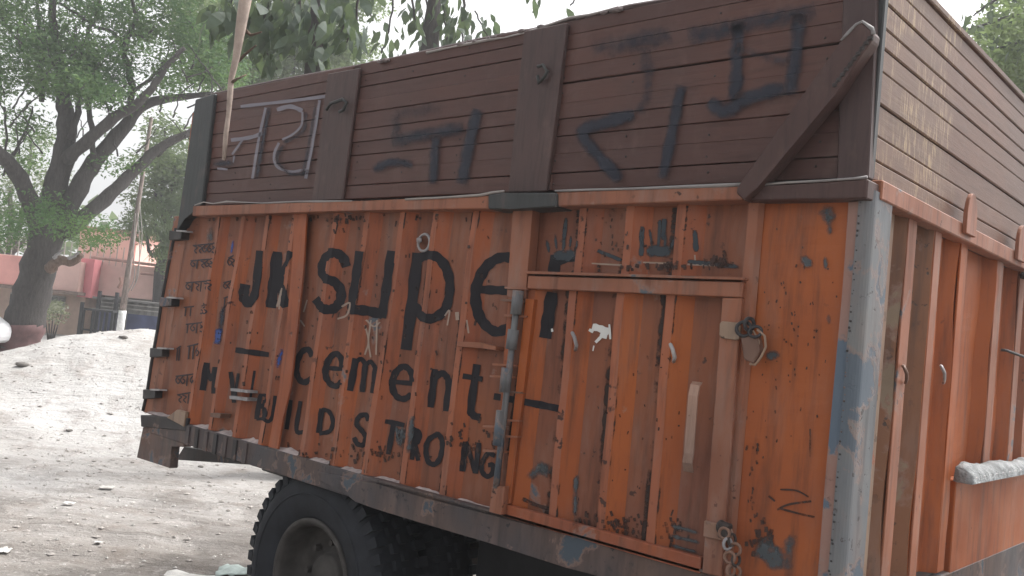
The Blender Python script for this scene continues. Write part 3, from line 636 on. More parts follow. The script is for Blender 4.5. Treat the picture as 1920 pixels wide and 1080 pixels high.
# hidden sides and floor, chassis
bm = bmesh.new(); box(bm, -4.15, 0.0, 2.26, 2.30, ZB-0.02, ZB+1.84); TP('far_wall', bm, ORANGE)
bm = bmesh.new(); box(bm, -4.14, -4.10, 0.08, 2.255, ZB-0.02, ZB+1.80); TP('tail_wall', bm, ORANGE)
bm = bmesh.new(); box(bm, -4.1, -0.01, 0.05, 2.3, ZB-0.06, ZB-0.022); TP('floor_panel', bm, DARKM)
for yy in (0.75, 1.50):
    bm = bmesh.new(); box(bm, -4.0, 1.2, yy, yy+0.09, ZB-0.36, ZB-0.125, 0.006); TP('chassis_beam', bm, DARKM)
for xx in np.arange(-3.9, -0.1, 0.45):
    bm = bmesh.new(); box(bm, xx, xx+0.07, 0.03, 2.27, ZB-0.122, ZB-0.062, 0.004); TP('cross_member', bm, DARKM)
bm = bmesh.new(); side(bm, [(345, 838), (500, 866), (480, 872), (330, 862)], 0.35, 0.39); TP('under_panel', bm, DARKM)

UNDER_SHADE = simple('underside_shade_black', (0.012, 0.012, 0.014), 0.6, 6, 0.4)  # near black colour stands in for the shade beneath the truck
bm = bmesh.new(); box(bm, -1.75, 0.0, 0.42, 0.74, 0.30, ZB-0.13, 0.01); TP('added_dark_box', bm, UNDER_SHADE)  # added box that keeps the gap under the bed dark
# ---- wheels
RUB = simple('tyre_rubber', (0.017, 0.019, 0.024), 0.75, 9, 0.4, 0.3, 0.004)
RIM = simple('dusty_rim', (0.055, 0.050, 0.047), 0.7, 12, 0.4, 0.3, 0.003)
WX, WZ, WR_ = -2.44, 0.505, 0.515
def wheel(cy, flip=1):
    root = bpy.data.objects.new('wheel', None); C.objects.link(root); root.parent = truck; root.location = Vector((WX, cy, WZ))-truck.location
    bm = bmesh.new(); wd = 0.29
    prof = [(0.275, 0.03), (0.30, 0.012), (0.33, 0.002), (0.38, -0.012), (0.43, -0.010), (0.462, 0.004), (0.480, 0.014), (0.500, 0.034), (0.506, 0.06), (0.508, wd/2), (0.506, wd-0.06), (0.500, wd-0.034), (0.462, wd), (0.38, wd+0.01), (0.30, wd-0.01), (0.275, wd-0.03)]
    lathe(bm, [(r, t) for r, t in prof], (0, 0, 0), 72)
    # raised ring on the sidewall
    lathe(bm, [(0.395, -0.0115), (0.398, -0.0165), (0.403, -0.0165), (0.406, -0.0115)], (0, 0, 0), 72)
    if flip < 0:
        for v in bm.verts: v.co.y = -v.co.y
    me = finish(bm, True); t = link('tyre', me, RUB, root)
    bm = bmesh.new(); n = 44                                    # tread lugs
    for k in range(n):
        for (r0, r1, y0, y1, da) in ((0.468, 0.522, 0.004, 0.075, 0.0), (0.500, 0.522, 0.088, 0.130, 0.5), (0.500, 0.522, 0.140, 0.182, 0.0), (0.468, 0.522, wd-0.075, wd-0.004, 0.5)):
            a = 2*math.pi*(k+da)/n; h = 2*math.pi/n*0.30; vs = []
            for (aa, rr, yy) in ((a-h, r0, y0), (a+h, r0, y0), (a+h, r1, y0+0.012), (a-h, r1, y0+0.012), (a-h, r0, y1), (a+h, r0, y1), (a+h, r1, y1), (a-h, r1, y1)):
                vs.append(bm.verts.new((rr*math.cos(aa), yy*flip, rr*math.sin(aa))))
            for f in ((0, 1, 2, 3), (7, 6, 5, 4), (0, 4, 5, 1), (1, 5, 6, 2), (2, 6, 7, 3), (3, 7, 4, 0)): bm.faces.new([vs[j] for j in f])
    link('tread', finish(bm), RUB, root, kind='stuff')
    bm = bmesh.new()
    lathe(bm, [(0.285, 0.026), (0.287, 0.010), (0.276, 0.006), (0.262, 0.012), (0.250, 0.030), (0.246, 0.09), (0.235, 0.13), (0.215, 0.145), (0.12, 0.150), (0.115, 0.11), (0.10, 0.10), (0.001, 0.10)], (0, 0, 0), 64)
    if flip < 0:
        for v in bm.verts: v.co.y = -v.co.y
    link('rim', finish(bm, True), RIM, root)
    bm = bmesh.new(); bmesh.ops.create_cone(bm, cap_ends=True, segments=6, radius1=0.017, radius2=0.015, depth=0.035, matrix=Matrix.Rotation(math.pi/2, 4, 'X')); nut = finish(bm)
    for k in range(8):
        a = 2*math.pi*k/8; link('wheel_nut', nut, RIM, root).location = (0.165*math.cos(a), 0.132*flip, 0.165*math.sin(a))
wheel(0.035); wheel(0.365); wheel(2.26, -1); wheel(1.95, -1)
bm = bmesh.new(); tube(bm, [(WX, 0.2, WZ), (WX, 2.1, WZ)], 0.07, 12); TP('axle', bm, DARKM, True)

# ================================================================== LETTERING (paint on the relief)
A.letters([
  [([(487, 470), (479, 545), (470, 566), (461, 566), (457, 552), (460, 533)], 15)],
  [([(520, 472), (513, 530), (507, 577)], 16), ([(548, 472), (522, 522)], 9), ([(521, 515), (530, 550), (538, 576)], 15)],
  [([(649, 500), (642, 482), (626, 474), (610, 484), (603, 505), (610, 521), (628, 529), (639, 546), (636, 568), (622, 580), (605, 577), (590, 560)], 15)],
  [([(674, 471), (667, 525), (660, 572), (664, 580), (690, 583), (716, 590)], 16), ([(733, 470), (726, 530), (716, 596)], 17)],
  [([(782, 474), (772, 560), (760, 656)], 18), ([(778, 486), (800, 479), (822, 483), (838, 508), (842, 543), (834, 578), (812, 597), (790, 592), (776, 572)], 15)],
  [([(902, 543), (935, 544), (968, 546)], 14), ([(972, 540), (968, 497), (950, 482), (925, 488), (905, 510), (893, 545), (895, 582), (908, 608), (930, 622), (952, 614)], 16)],
  [([(585, 668), (576, 655), (563, 662), (555, 685), (557, 706), (568, 717), (583, 710)], 9.5)],
  [([(615, 690), (641, 692)], 7), ([(641, 690), (638, 671), (627, 663), (616, 675), (610, 697), (615, 716), (629, 724), (641, 715)], 9.5)],
  [([(668, 672), (657, 733)], 11), ([(684, 680), (678, 735)], 9), ([(703, 688), (698, 737)], 9), ([(667, 680), (677, 673), (684, 683), (693, 678), (703, 690)], 7)],
  [([(738, 716), (773, 719)], 8), ([(773, 717), (768, 696), (755, 687), (742, 697), (735, 719), (740, 741), (755, 748), (770, 740)], 10)],
  [([(815, 692), (806, 764)], 11), ([(813, 710), (826, 700), (836, 706), (840, 722), (834, 771)], 10.5)],
  [([(894, 683), (883, 762), (886, 778), (899, 783)], 12), ([(869, 705), (904, 711)], 9)],
  [([(388, 680), (380, 732)], 9), ([(402, 688), (400, 738)], 9), ([(386, 684), (394, 712), (402, 690)], 7)],
  [([(432, 697), (438, 755)], 7), ([(446, 700), (438, 755)], 5)], [([(478, 695), (470, 745)], 3)],
  [([(487, 742), (480, 786)], 8), ([(484, 741), (497, 742), (496, 757), (486, 762), (499, 768), (497, 783), (480, 786)], 5)],
  [([(517, 742), (512, 778), (505, 790), (496, 784), (494, 765), (495, 750)], 6)], [([(544, 750), (536, 805)], 7)], [([(562, 752), (554, 806), (569, 810)], 7)],
  [([(603, 766), (597, 812)], 8), ([(602, 768), (616, 772), (623, 790), (617, 808), (597, 813)], 7)],
  [([(691, 789), (685, 778), (673, 781), (668, 795), (678, 808), (685, 820), (680, 834), (669, 832), (663, 820)], 8)],
  [([(722, 790), (757, 797)], 8), ([(737, 793), (727, 852)], 9)],
  [([(781, 803), (773, 862)], 8), ([(775, 803), (787, 812), (784, 828), (776, 832)], 7), ([(779, 832), (784, 864)], 7)],
  [([(818, 814), (802, 825), (797, 845), (802, 866), (815, 870), (825, 855), (828, 832), (823, 817), (814, 813)], 8.5)],
  [([(872, 828), (866, 884)], 9), ([(872, 828), (890, 886)], 8), ([(897, 830), (890, 888)], 9)],
  [([(927, 855), (915, 850), (904, 865), (902, 882), (911, 893), (921, 889), (924, 873), (914, 872)], 8)]], BLACKP, sheetA)
A.letters([[([(440, 656), (503, 665)], 10)], [([(925, 743), (965, 750)], 12)]], BLACKP, sheetA, name='dash')
Dw.letters([[([(1035, 548), (1022, 634)], 19)]], BLACKP, door, off=0.004)
Dw.letters([[([(968, 750), (1046, 766)], 13)]], BLACKP, door, off=0.004, name='dash')
Bw.letters([[([(1040, 478), (1036, 516)], 18), ([(1036, 500), (1055, 488), (1080, 483)], 10)]], BLACKP, sheetB)
RIB_SHADE_GRIME = decal_mat('rib_shade_and_grime', (0.028, 0.015, 0.012), 0.50, 0.35, mult=0.9)
def rib_shade_grime(W, parent, seed, x0=-9):  # dark strips beside each rib: painted-in shade mixed with dirt streaks
    r = random.Random(seed); bm = bmesh.new(); cl = bm.verts.layers.float.new('cover')
    ribs = [i for i in range(1, len(W.b)-2) if W.b[i][2] == W.yf and W.b[i+1][2] == W.yf]
    for i in ribs:
        for (o0, o1, c0) in ((-0.048, -0.020, 0.72), (W.FACE-0.004, W.FACE+0.012, 0.48)):
            rows = []; n = 40
            for k in range(n+1):
                z = W.zb+0.01+(W.zt-W.zb-0.02)*k/n; t = (z-W.zb)/(W.zt-W.zb); xb = W.b[i][0]*t+W.b[i][1]*(1-t)
                c = c0+0.30*math.sin(z*9+i*2.3)+0.25*r.uniform(-1, 1)+(0.3 if t > 0.93 or t < 0.06 else 0)
                row = []
                for j, u in enumerate((0, 0.5, 1)):
                    x = xb+o0+(o1-o0)*u; v = bm.verts.new((x, W.y(x, z)-0.0022, z+ZB)); v[cl] = (0.0, c*0.8, c)[j] if o0 < 0 else (0, c, 0)[j]; row.append(v)
                rows.append(row)
            for k in range(n):
                for j in range(2): bm.faces.new((rows[k][j], rows[k][j+1], rows[k+1][j+1], rows[k+1][j]))
    TP('rib_shade_grime', bm, RIB_SHADE_GRIME, parent=parent, kind='stuff')
rib_shade_grime(A, sheetA, 1); rib_shade_grime(Bw, sheetB, 2); rib_shade_grime(Dw, door, 3)
# small upright script near the far end
r = random.Random(5)
for (x, y, w_, h_) in ((382, 466, 44, 18), (378, 494, 44, 16), (372, 536, 50, 18), (366, 582, 46, 18), (364, 614, 34, 18), (362, 658, 24, 26), (334, 662, 8, 24), (346, 712, 36, 20), (344, 746, 26, 18), (432, 490, 10, 20), (426, 535, 16, 16), (424, 565, 12, 18)):
    sc_ = []; sc_.append(([(x-w_/2, y-h_*0.32), (x+w_/2, y-h_*0.55)], 2.6))
    k = max(2, int(w_/8))
    for i in range(k):
        xx = x-w_/2+w_*(i+0.5)/k; t = r.random()
        if t < 0.4: sc_.append(([(xx, y-h_*0.4), (xx-2, y+h_*0.6)], 2.6))
        elif t < 0.75: sc_.append(([(xx-3, y-h_*0.3), (xx+4, y-h_*0.1), (xx-1, y+h_*0.2), (xx+3, y+h_*0.5)], 2.4))
        else: sc_.append(([(xx+2, y-h_*0.4), (xx-4, y), (xx, y+h_*0.35), (xx+4, y+h_*0.1), (xx, y-h_*0.1)], 2.4))
    A.decal('script_word', sc_, SCRIPT, sheetA)
A.decal('painted_mark', [([(418, 575), (412, 615), (406, 645)], 15, 0.9), ([(414, 585), (424, 572), (440, 566)], 6, 0.8)], SPRAY, sheetA, soft=True)
A.decal('painted_mark', [([(410, 615), (405, 645)], 18, 1.0), ([(530, 655), (521, 690)], 13, 0.8), ([(436, 450), (432, 480)], 9, 0.7)], BLUEP, sheetA, soft=True)
# abrasions
def blobs(c, rx, ry, n, w_, rr):
    out = []
    for i in range(n):
        x = c[0]+rr.gauss(0, rx*0.5); y = c[1]+rr.gauss(0, ry*0.5); l = rr.uniform(0.4, 1.2)*w_; a = rr.uniform(-0.6, 0.6)
        out.append(([(x-l*math.sin(a)*0.6, y-l), (x+l*math.sin(a)*0.6, y+l)], w_*rr.uniform(0.5, 1.2)))
    return out
rr = random.Random(3)
A.decal('worn_patch', blobs((745, 815), 14, 14, 6, 16, rr)+[([(775, 780), (768, 850)], 16), ([(395, 425), (390, 460)], 22, 0.8), ([(640, 405), (638, 425)], 26, 0.6), ([(434, 425), (432, 455)], 20, 0.5)], GREYP, sheetA, off=0.0045, soft=True)
A.decal('scratches', blobs((720, 560), 190, 120, 55, 4, rr)+blobs((700, 700), 200, 60, 30, 3.5, rr)+blobs((880, 830), 50, 40, 40, 5, rr)+blobs((650, 850), 190, 16, 60, 5, rr)+blobs((620, 410), 220, 8, 40, 5, rr)+blobs((500, 600), 120, 120, 25, 3.5, rr), SCRATCH, sheetA, off=0.004)
A.decal('scratches', [([(684, 610), (690, 640), (683, 665)], 3), ([(695, 600), (690, 640), (694, 670)], 3), ([(706, 600), (704, 665)], 3), ([(686, 600), (700, 612), (712, 604)], 3), ([(575, 562), (568, 585)], 3), ([(570, 612), (562, 600)], 3), ([(528, 540), (518, 575)], 4), ([(525, 545), (522, 580)], 3), ([(640, 575), (655, 568), (650, 590), (632, 598)], 3.5), ([(833, 592), (842, 582), (838, 610)], 3), ([(856, 585), (857, 600)], 7), ([(877, 600), (880, 625)], 3)], PALE, sheetA, off=0.004)
hand = []
for cx, cy in ((1053, 478), (1232, 470)):
    hand += [([(cx-20, cy), (cx+26, cy+2)], 30, 0.9), ([(cx-24, cy-5), (cx-30, cy-28)], 8, 0.8), ([(cx-10, cy-5), (cx-14, cy-40)], 8, 0.8), ([(cx+2, cy-8), (cx+5, cy-58)], 9, 0.9), ([(cx+14, cy-8), (cx+16, cy-36)], 8, 0.8), ([(cx+26, cy-4), (cx+32, cy-26)], 8, 0.7)]
HAND = decal_mat('dark_hand_print', (0.035, 0.045, 0.055), 0.28, 0.3)
Bw.decal('worn_patch', hand+[([(1303, 432), (1306, 472)], 13), ([(1205, 425), (1203, 480)], 12), ([(1245, 410), (1243, 450)], 13), ([(1060, 408), (1056, 450)], 11), ([(1120, 470), (1165, 488)], 10), ([(1290, 490), (1385, 500)], 12)], HAND, sheetB, off=0.004, soft=True)
Bw.decal('scratches', blobs((1250, 500), 100, 5, 34, 6, rr)+blobs((1150, 450), 60, 30, 22, 4, rr)+blobs((1340, 490), 34, 8, 20, 7, rr), SCRATCH, sheetB, off=0.0045)
Bw.decal('scratches', [([(1206, 492), (1258, 494)], 3), ([(1110, 494), (1165, 497)], 3), ([(1290, 496), (1340, 498)], 3), ([(1303, 478), (1304, 496)], 3)], PALE, sheetB, off=0.004)
Dw.decal('worn_patch', [([(985, 895), (1030, 870)], 34, 0.8), ([(1010, 860), (1028, 900)], 26, 0.8), ([(1080, 890), (1076, 970)], 15, 0.9)], GREYP, door, off=0.004, soft=True)
Dw.decal('worn_patch', [([(1110, 612), (1124, 616), (1142, 622)], 13), ([(1134, 618), (1130, 634)], 14), ([(1104, 618), (1112, 622)], 6), ([(1126, 632), (1116, 642)], 6), ([(1142, 608), (1144, 636)], 4), ([(1113, 648), (1111, 658)], 2.5), ([(1034, 616), (1035, 622)], 4)], WHITEP, door, off=0.004)
Dw.decal('scratches', blobs((1170, 990), 45, 30, 60, 5, rr)+blobs((1090, 985), 20, 25, 16, 5, rr)+blobs((1265, 985), 22, 35, 22, 5, rr)+blobs((1200, 750), 140, 150, 30, 3, rr)+[([(980, 935), (1000, 945), (1030, 955)], 7)], SCRATCH, door, off=0.004)
Dw.decal('worn_patch', [([(1256, 985), (1312, 1000)], 12), ([(1256, 1003), (1312, 1018)], 12), ([(1258, 1022), (1310, 1036)], 10)], GREYP, door, off=0.005, soft=True)
Ew.decal('worn_patch', [([(1545, 385), (1556, 420)], 44, 1.0), ([(1432, 668), (1462, 664)], 26), ([(1500, 480), (1522, 500)], 24), ([(1545, 480), (1548, 505)], 12), ([(1548, 400), (1558, 440)], 20, 0.8), ([(1552, 585), (1554, 610)], 16, 0.8), ([(1420, 1020), (1470, 1060)], 62), ([(1480, 1000), (1470, 1070)], 40, 0.8)], GREYP, sheetE, off=0.004, soft=True)
Ew.decal('scratches', [([(1462, 918), (1492, 920), (1515, 932)], 3.5), ([(1440, 930), (1452, 940)], 4), ([(1456, 956), (1478, 946), (1520, 940)], 4), ([(1462, 954), (1500, 964), (1526, 970)], 4), ([(1518, 804), (1518, 856)], 3)]+blobs((1500, 580), 90, 190, 34, 3, rr)+blobs((1470, 700), 60, 150, 30, 3, rr)+blobs((1430, 1010), 30, 40, 30, 7, rr)+blobs((1410, 900), 14, 130, 24, 4, rr)+blobs((1570, 800), 10, 200, 26, 4, rr), SCRATCH, sheetE, off=0.004)

# paint on the planks
class Flat(Wall):
    def __init__(s, y): s.yf, s.d, s.amp, s.b, s.zt, s.zb = y, 0.0, 0.0, [], 2, 0
    def y(s, x, z): return s.yf
PL = Flat(-0.0045)
up = thing  # noqa
bay1 = next(o for o in bpy.data.objects if o.name.startswith('plank_backing'))
PL.decal('painted_sign', [([(452, 200), (540, 190), (620, 180)], 6), ([(499, 202), (486, 262), (474, 335)], 5), ([(434, 263), (470, 258), (494, 250)], 7), ([(456, 262), (436, 290)], 4), ([(520, 206), (545, 200), (568, 208)], 8, 0.8), ([(568, 210), (566, 235), (550, 252), (530, 262)], 4), ([(524, 268), (515, 290), (520, 312), (545, 322), (575, 318)], 5), ([(600, 188), (588, 260), (574, 335)], 6), ([(440, 292), (438, 305)], 3), ([(408, 316), (428, 318)], 4)], ETCH, None)
PL.decal('painted_mark', [([(506, 202), (494, 262), (482, 335)], 9, 0.9), ([(574, 210), (572, 240), (556, 256), (532, 268)], 9, 0.7), ([(532, 272), (520, 300), (545, 326), (580, 322)], 9, 0.7), ([(594, 190), (582, 262), (568, 330)], 9, 0.7), ([(400, 308), (440, 305)], 14, 0.9)], SPRAY, None, soft=True, off=0.003)
PL.decal('painted_mark', [([(742, 215), (745, 255)], 22, 0.6), ([(735, 265), (800, 252), (870, 240)], 34, 0.75), ([(818, 255), (812, 345)], 24, 1.1), ([(896, 205), (880, 270), (866, 345)], 28, 1.15), ([(700, 320), (730, 305), (775, 308)], 22, 1.0), ([(740, 215), (830, 200)], 30, 0.4)], SPRAY, None, soft=True)
PL.decal('painted_sign', [([(1190, 215), (1130, 232), (1092, 248), (1115, 285), (1165, 338)], 32, 1.2), ([(1278, 160), (1262, 240), (1242, 335)], 26, 1.2), ([(1110, 92), (1200, 78), (1260, 66)], 48, 0.6), ([(1210, 85), (1215, 160), (1200, 215)], 30, 0.5),
  ([(1290, 70), (1400, 48), (1530, 20)], 44, 0.7), ([(1384, 40), (1382, 120), (1378, 190)], 34, 1.1), ([(1500, 25), (1492, 110), (1480, 180)], 34, 1.0), ([(1330, 190), (1360, 210), (1400, 185), (1470, 165)], 34, 1.1), ([(1380, 90), (1480, 120)], 24, 0.5)], SPRAY, None, soft=True)

# ================================================================== VEGETATION
def bark_mat(name, c):
    m, n, b, _ = mat_new(name); q = NB(n); P = q.pos((6, 6, 1.6)); nz = q.noise(P, 3.0, 8, 0.7, 0.5); p2 = q.noise(q.pos(), 0.9, 4)
    col = q.mix(q.ramp(nz, 0.35, 0.7), tuple(x*0.5 for x in c), tuple(x*1.35 for x in c)); col = q.mix(q.ramp(p2, 0.5, 0.7, 0, 0.25), col, (0.15, 0.14, 0.135))
    L(n, col, b.inputs['Base Color']); b.inputs['Roughness'].default_value = 0.9; q.bump(nz, b, 0.8, 0.04); return m
BARK = bark_mat('grey_bark', (0.052, 0.045, 0.043)); BARK2 = bark_mat('brown_bark', (0.15, 0.10, 0.075))
def leaf_mat(name, c1, c2, trans=0.45, nscale=0.9):
    m, n, b, out = mat_new(name); q = NB(n)
    nz = q.noise(q.pos(), nscale, 4, 0.6); n2 = q.noise(q.pos(), 14, 2)
    col = q.mix(q.ramp(nz, 0.35, 0.65), c1, c2); col = q.mix(q.ramp(n2, 0.4, 0.7, 0, 0.5), col, tuple(min(1, x*1.9) for x in c1))
    L(n, col, b.inputs['Base Color']); b.inputs['Roughness'].default_value = 0.6; b.inputs['Specular IOR Level'].default_value = 0.25
    t = q.add('ShaderNodeBsdfTranslucent'); mx = q.add('ShaderNodeMixShader'); mx.inputs[0].default_value = trans
    L(n, q.mix(0.5, col, (0.16, 0.22, 0.06)), t.inputs['Color']); L(n, b.outputs[0], mx.inputs[1]); L(n, t.outputs[0], mx.inputs[2]); L(n, mx.outputs[0], out.inputs[0]); return m
LEAF1 = leaf_mat('feathery_leaf', (0.045, 0.110, 0.048), (0.115, 0.20, 0.065), 0.48)
LEAF2 = leaf_mat('far_leaf', (0.10, 0.14, 0.08), (0.15, 0.19, 0.10), 0.5)
LEAF3 = leaf_mat('broad_leaf', (0.045, 0.065, 0.055), (0.075, 0.095, 0.075), 0.35)
LEAF4 = leaf_mat('light_leaf', (0.12, 0.17, 0.08), (0.18, 0.23, 0.11), 0.55)
def leaves(name, clumps, per, spread, size, mat, parent, seed, aspect=2.4, droop=0.0, origin=None):
    """clumps: (centre xyz) array; each gets per leaves; each leaf a bent diamond"""
    r = np.random.default_rng(seed); c = np.repeat(np.array(clumps), per, axis=0); n = len(c)
    g = r.normal(0, 1, (n, 3)); g /= np.linalg.norm(g, axis=1)[:, None]; g *= (r.random((n, 1))**0.5)*spread; g[:, 2] *= 0.7
    p = c+g; d = r.normal(0, 1, (n, 3)); d[:, 2] = d[:, 2]*0.5-droop*2; d /= np.linalg.norm(d, axis=1)[:, None]
    s = np.cross(d, r.normal(0, 1, (n, 3))); s /= np.linalg.norm(s, axis=1)[:, None]
    nn = np.cross(d, s); L_ = size*r.uniform(0.6, 1.3, (n, 1)); W = L_/aspect
    v = np.stack([p, p+d*L_*0.35+s*W*0.5+nn*L_*0.05, p+d*L_-nn*L_*0.12, p+d*L_*0.35-s*W*0.5+nn*L_*0.05], 1).reshape(-1, 3)
    org = np.array(origin if origin is not None else (0, 0, 0)); v = v-org
    me = bpy.data.meshes.new('m'); me.vertices.add(n*4); me.vertices.foreach_set('co', v.ravel())
    me.loops.add(n*4); me.loops.foreach_set('vertex_index', np.arange(n*4)); me.polygons.add(n)
    me.polygons.foreach_set('loop_start', np.arange(n)*4); me.polygons.foreach_set('loop_total', np.full(n, 4)); me.update(calc_edges=True)
    o = link(name, me, mat, parent); o['kind'] = 'stuff'; return o
def region_clumps(regs, dist, seed):
    """regs: (px,py,rx,ry,count,dz) crown masses placed at their real distance"""
    r = np.random.default_rng(seed); out = []
    for (x, y, rx, ry, n, dz) in regs:
        for i in range(n):
            a = r.uniform(0, 6.283); q = r.random()**0.5
            out.append(D(x+rx*q*math.cos(a), y+ry*q*math.sin(a), dist+dz+r.normal(0, 0.8)))
    return out
def limb(bm, pts, w0, w1, dist, bend=0.0, seg=8, root=False):
    P = smooth_path(pts, 4); n = len(P); out = []; rad = []
    for i, p in enumerate(P):
        t = i/(n-1); d = dist+bend*t; out.append(D(p[0]+1.5*math.sin(i*2.1), p[1], d)); rad.append((w0*(1-t)+w1*t)/2/F0*d*(1+0.06*math.sin(i*1.9)))
    if root and out[0][2] > -0.05: out.insert(0, np.array([out[0][0], out[0][1], -0.15])); rad.insert(0, rad[0]*1.15)
    tube(bm, out, rad, seg)

# big spreading tree left of the truck
T1 = 21.0
base = D(40, 690, T1); base[2] = 0
tree1 = thing('spreading_tree', 'big grey spreading tree with forked limbs and feathery green leaves at the left', 'tree', tuple(base))
bm = bmesh.new()
limb(bm, [(26, 700), (32, 650), (50, 590), (66, 530), (80, 470), (98, 415)], 78, 54, T1, 0, 12, True)
TR = part('trunk', bm, BARK, tree1, True)
bm = bmesh.new()
for pts, a, b_, bend in (([(85, 470), (60, 385), (28, 320), (-5, 285), (-50, 240)], 40, 20, -1.5), ([(96, 440), (103, 360), (122, 280), (124, 220), (117, 180), (112, 120), (98, 60), (96, -10)], 52, 7, 0.5),
    ([(122, 300), (160, 268), (215, 220), (250, 200), (285, 165), (312, 125), (345, 90)], 26, 8, -1.0), ([(104, 440), (148, 352), (178, 302), (232, 240), (258, 205), (290, 190), (340, 182), (400, 176)], 40, 9, 1.0),
    ([(244, 214), (247, 160), (234, 105), (240, 70), (256, 32), (242, -10)], 15, 6, 0.0), ([(176, 312), (172, 240), (164, 180), (170, 105), (163, 65), (186, 20), (184, -10)], 12, 6, 0.6),
    ([(118, 440), (195, 375), (240, 332), (298, 278), (352, 250), (420, 215)], 32, 10, 2.0), ([(78, 190), (75, 100), (70, 0)], 10, 6, 0.5), ([(112, 100), (104, 50), (100, -10)], 9, 6, -0.5),
    ([(238, 90), (210, 60), (180, 50), (150, 30), (110, 5)], 7, 4, 0), ([(132, 262), (146, 210), (150, 180)], 16, 8, 0.3), ([(0, 30), (20, 60), (45, 85)], 6, 5, -0.5), ([(25, 292), (50, 240), (62, 200)], 6, 3, 0.4),
    ([(282, 170), (298, 140), (306, 118)], 9, 5, 0.3), ([(250, 170), (280, 150), (300, 128)], 8, 4, 0.4), ([(8, 200), (12, 260), (8, 330)], 5, 4, 0.2), ([(248, 60), (270, 70), (290, 50)], 6, 4, 0.2)):
    limb(bm, pts, a, b_, T1, bend)
rr2 = random.Random(8)
for k in range(70):
    x = rr2.uniform(-20, 420); y = rr2.uniform(-10, 300); a = rr2.uniform(-2.6, -0.4); l = rr2.uniform(40, 110)
    limb(bm, [(x, y), (x+l*0.5*math.cos(a), y+l*0.5*math.sin(a)+rr2.uniform(-8, 8)), (x+l*math.cos(a), y+l*math.sin(a))], 3.5, 1.5, T1+rr2.uniform(-1, 1), 0.5, 5)
part('limbs', bm, BARK, tree1, True)
bm = bmesh.new(); limb(bm, [(92, 505), (112, 488), (135, 492), (152, 478)], 22, 12, T1-0.3, -0.4); part('stub_branch', bm, BARK2, tree1, True)
bm = bmesh.new(); limb(bm, [(100, 484), (112, 474), (118, 468)], 7, 4, T1-0.8, 0); limb(bm, [(128, 484), (140, 480), (150, 470)], 7, 4, T1-0.8, 0); part('peeled_bark', bm, RAWOOD, tree1, True)
bm = bmesh.new(); limb(bm, [(27, 672), (35, 645), (46, 608)], 80, 70, T1-0.02, 0, 12); part('red_band', bm, simple('faded_red_paint', (0.115, 0.062, 0.062), 0.8, 3, 0.4), tree1, True)
CR = part  # noqa
regs1 = [(40, 120, 85, 55, 60, 0), (115, 120, 85, 55, 75, 0.5), (190, 115, 60, 50, 50, 0), (60, 60, 60, 40, 22, 0), (150, 160, 60, 25, 22, -0.5), (20, 25, 40, 35, 22, 0), (300, 45, 90, 50, 52, 0.5), (375, 90, 70, 60, 50, 0.8), (240, 30, 60, 40, 20, 0.5), (330, 140, 60, 35, 26, 1), (30, 270, 60, 50, 14, 1), (60, 230, 60, 30, 10, 1), (150, 20, 90, 30, 26, 0), (200, 170, 40, 30, 16, 0),
         (420, 130, 50, 40, 24, 1), (-60, 100, 60, 160, 60, 0), (100, -60, 200, 60, 110, 0), (350, -60, 160, 60, 90, 0), (220, 280, 50, 40, 6, 0.5)]
leaves('crown', region_clumps(regs1, T1, 4), 62, 0.46, 0.115, LEAF1, tree1, 41, 2.6, 0.15, base)
regs1b = [(45, 420, 50, 24, 16, -1), (150, 425, 55, 22, 20, -1), (195, 445, 45, 14, 14, -1), (120, 400, 40, 25, 10, -1), (10, 390, 30, 60, 14, -1), (60, 380, 50, 30, 8, -1), (15, 440, 30, 20, 8, -1)]
leaves('low_foliage', region_clumps(regs1b, T1, 5), 34, 0.35, 0.10, LEAF1, tree1, 42, 2.6, 0.25, base)

# further trees behind the yard
for k, (x, y, dist, regs, nm, lab, mt, leafs) in enumerate((
    (300, 600, 33, [(330, 300, 50, 60, 40, 0), (290, 340, 60, 50, 46, 0), (350, 380, 40, 60, 40, 0), (270, 420, 30, 30, 16, 0), (310, 250, 40, 40, 14, 0), (330, 470, 30, 50, 36, 0)], 'background_tree', 'bushy green tree beyond the yard, just left of the truck tail', LEAF2, 70),
    (20, 600, 40, [(20, 350, 70, 70, 30, 0), (-10, 420, 60, 50, 20, 0), (90, 330, 50, 60, 12, 0), (60, 280, 60, 40, 12, 0)], 'background_tree', 'hazy pale tree behind the forked trunk at the far left', LEAF2, 55),
    (480, 600, 30, [(450, 90, 90, 80, 110, 0), (560, 70, 90, 70, 100, 0), (630, 100, 60, 50, 44, 0), (500, 150, 120, 40, 70, 0), (400, 40, 70, 60, 50, 0), (600, 0, 120, 50, 70, 0)], 'background_tree', 'sunlit yellow green tree rising behind the plank side', LEAF4, 70))):
    b0 = D(x, y, dist); b0[2] = 0
    t = thing(nm, lab, 'tree', tuple(b0))
    bm = bmesh.new(); top = regs[0]; limb(bm, [(x, y+60), (x-4, y-60), ((x+top[0])/2, (y-60+top[1])/2), (top[0], top[1])], 26, 7, dist, 0, 8, True)
    for q in regs[1:]: limb(bm, [((x+top[0])/2, (y-60+top[1])/2+30), ((x+q[0])/2, (y+q[1])/2-30), (q[0], q[1]-10)], 12, 4, dist, 0)
    part('trunk', bm, BARK, t, True)
    leaves('crown', region_clumps(regs, dist, 60+k), leafs, 0.62, 0.17, mt, t, 70+k, 2.2, 0.1, b0)
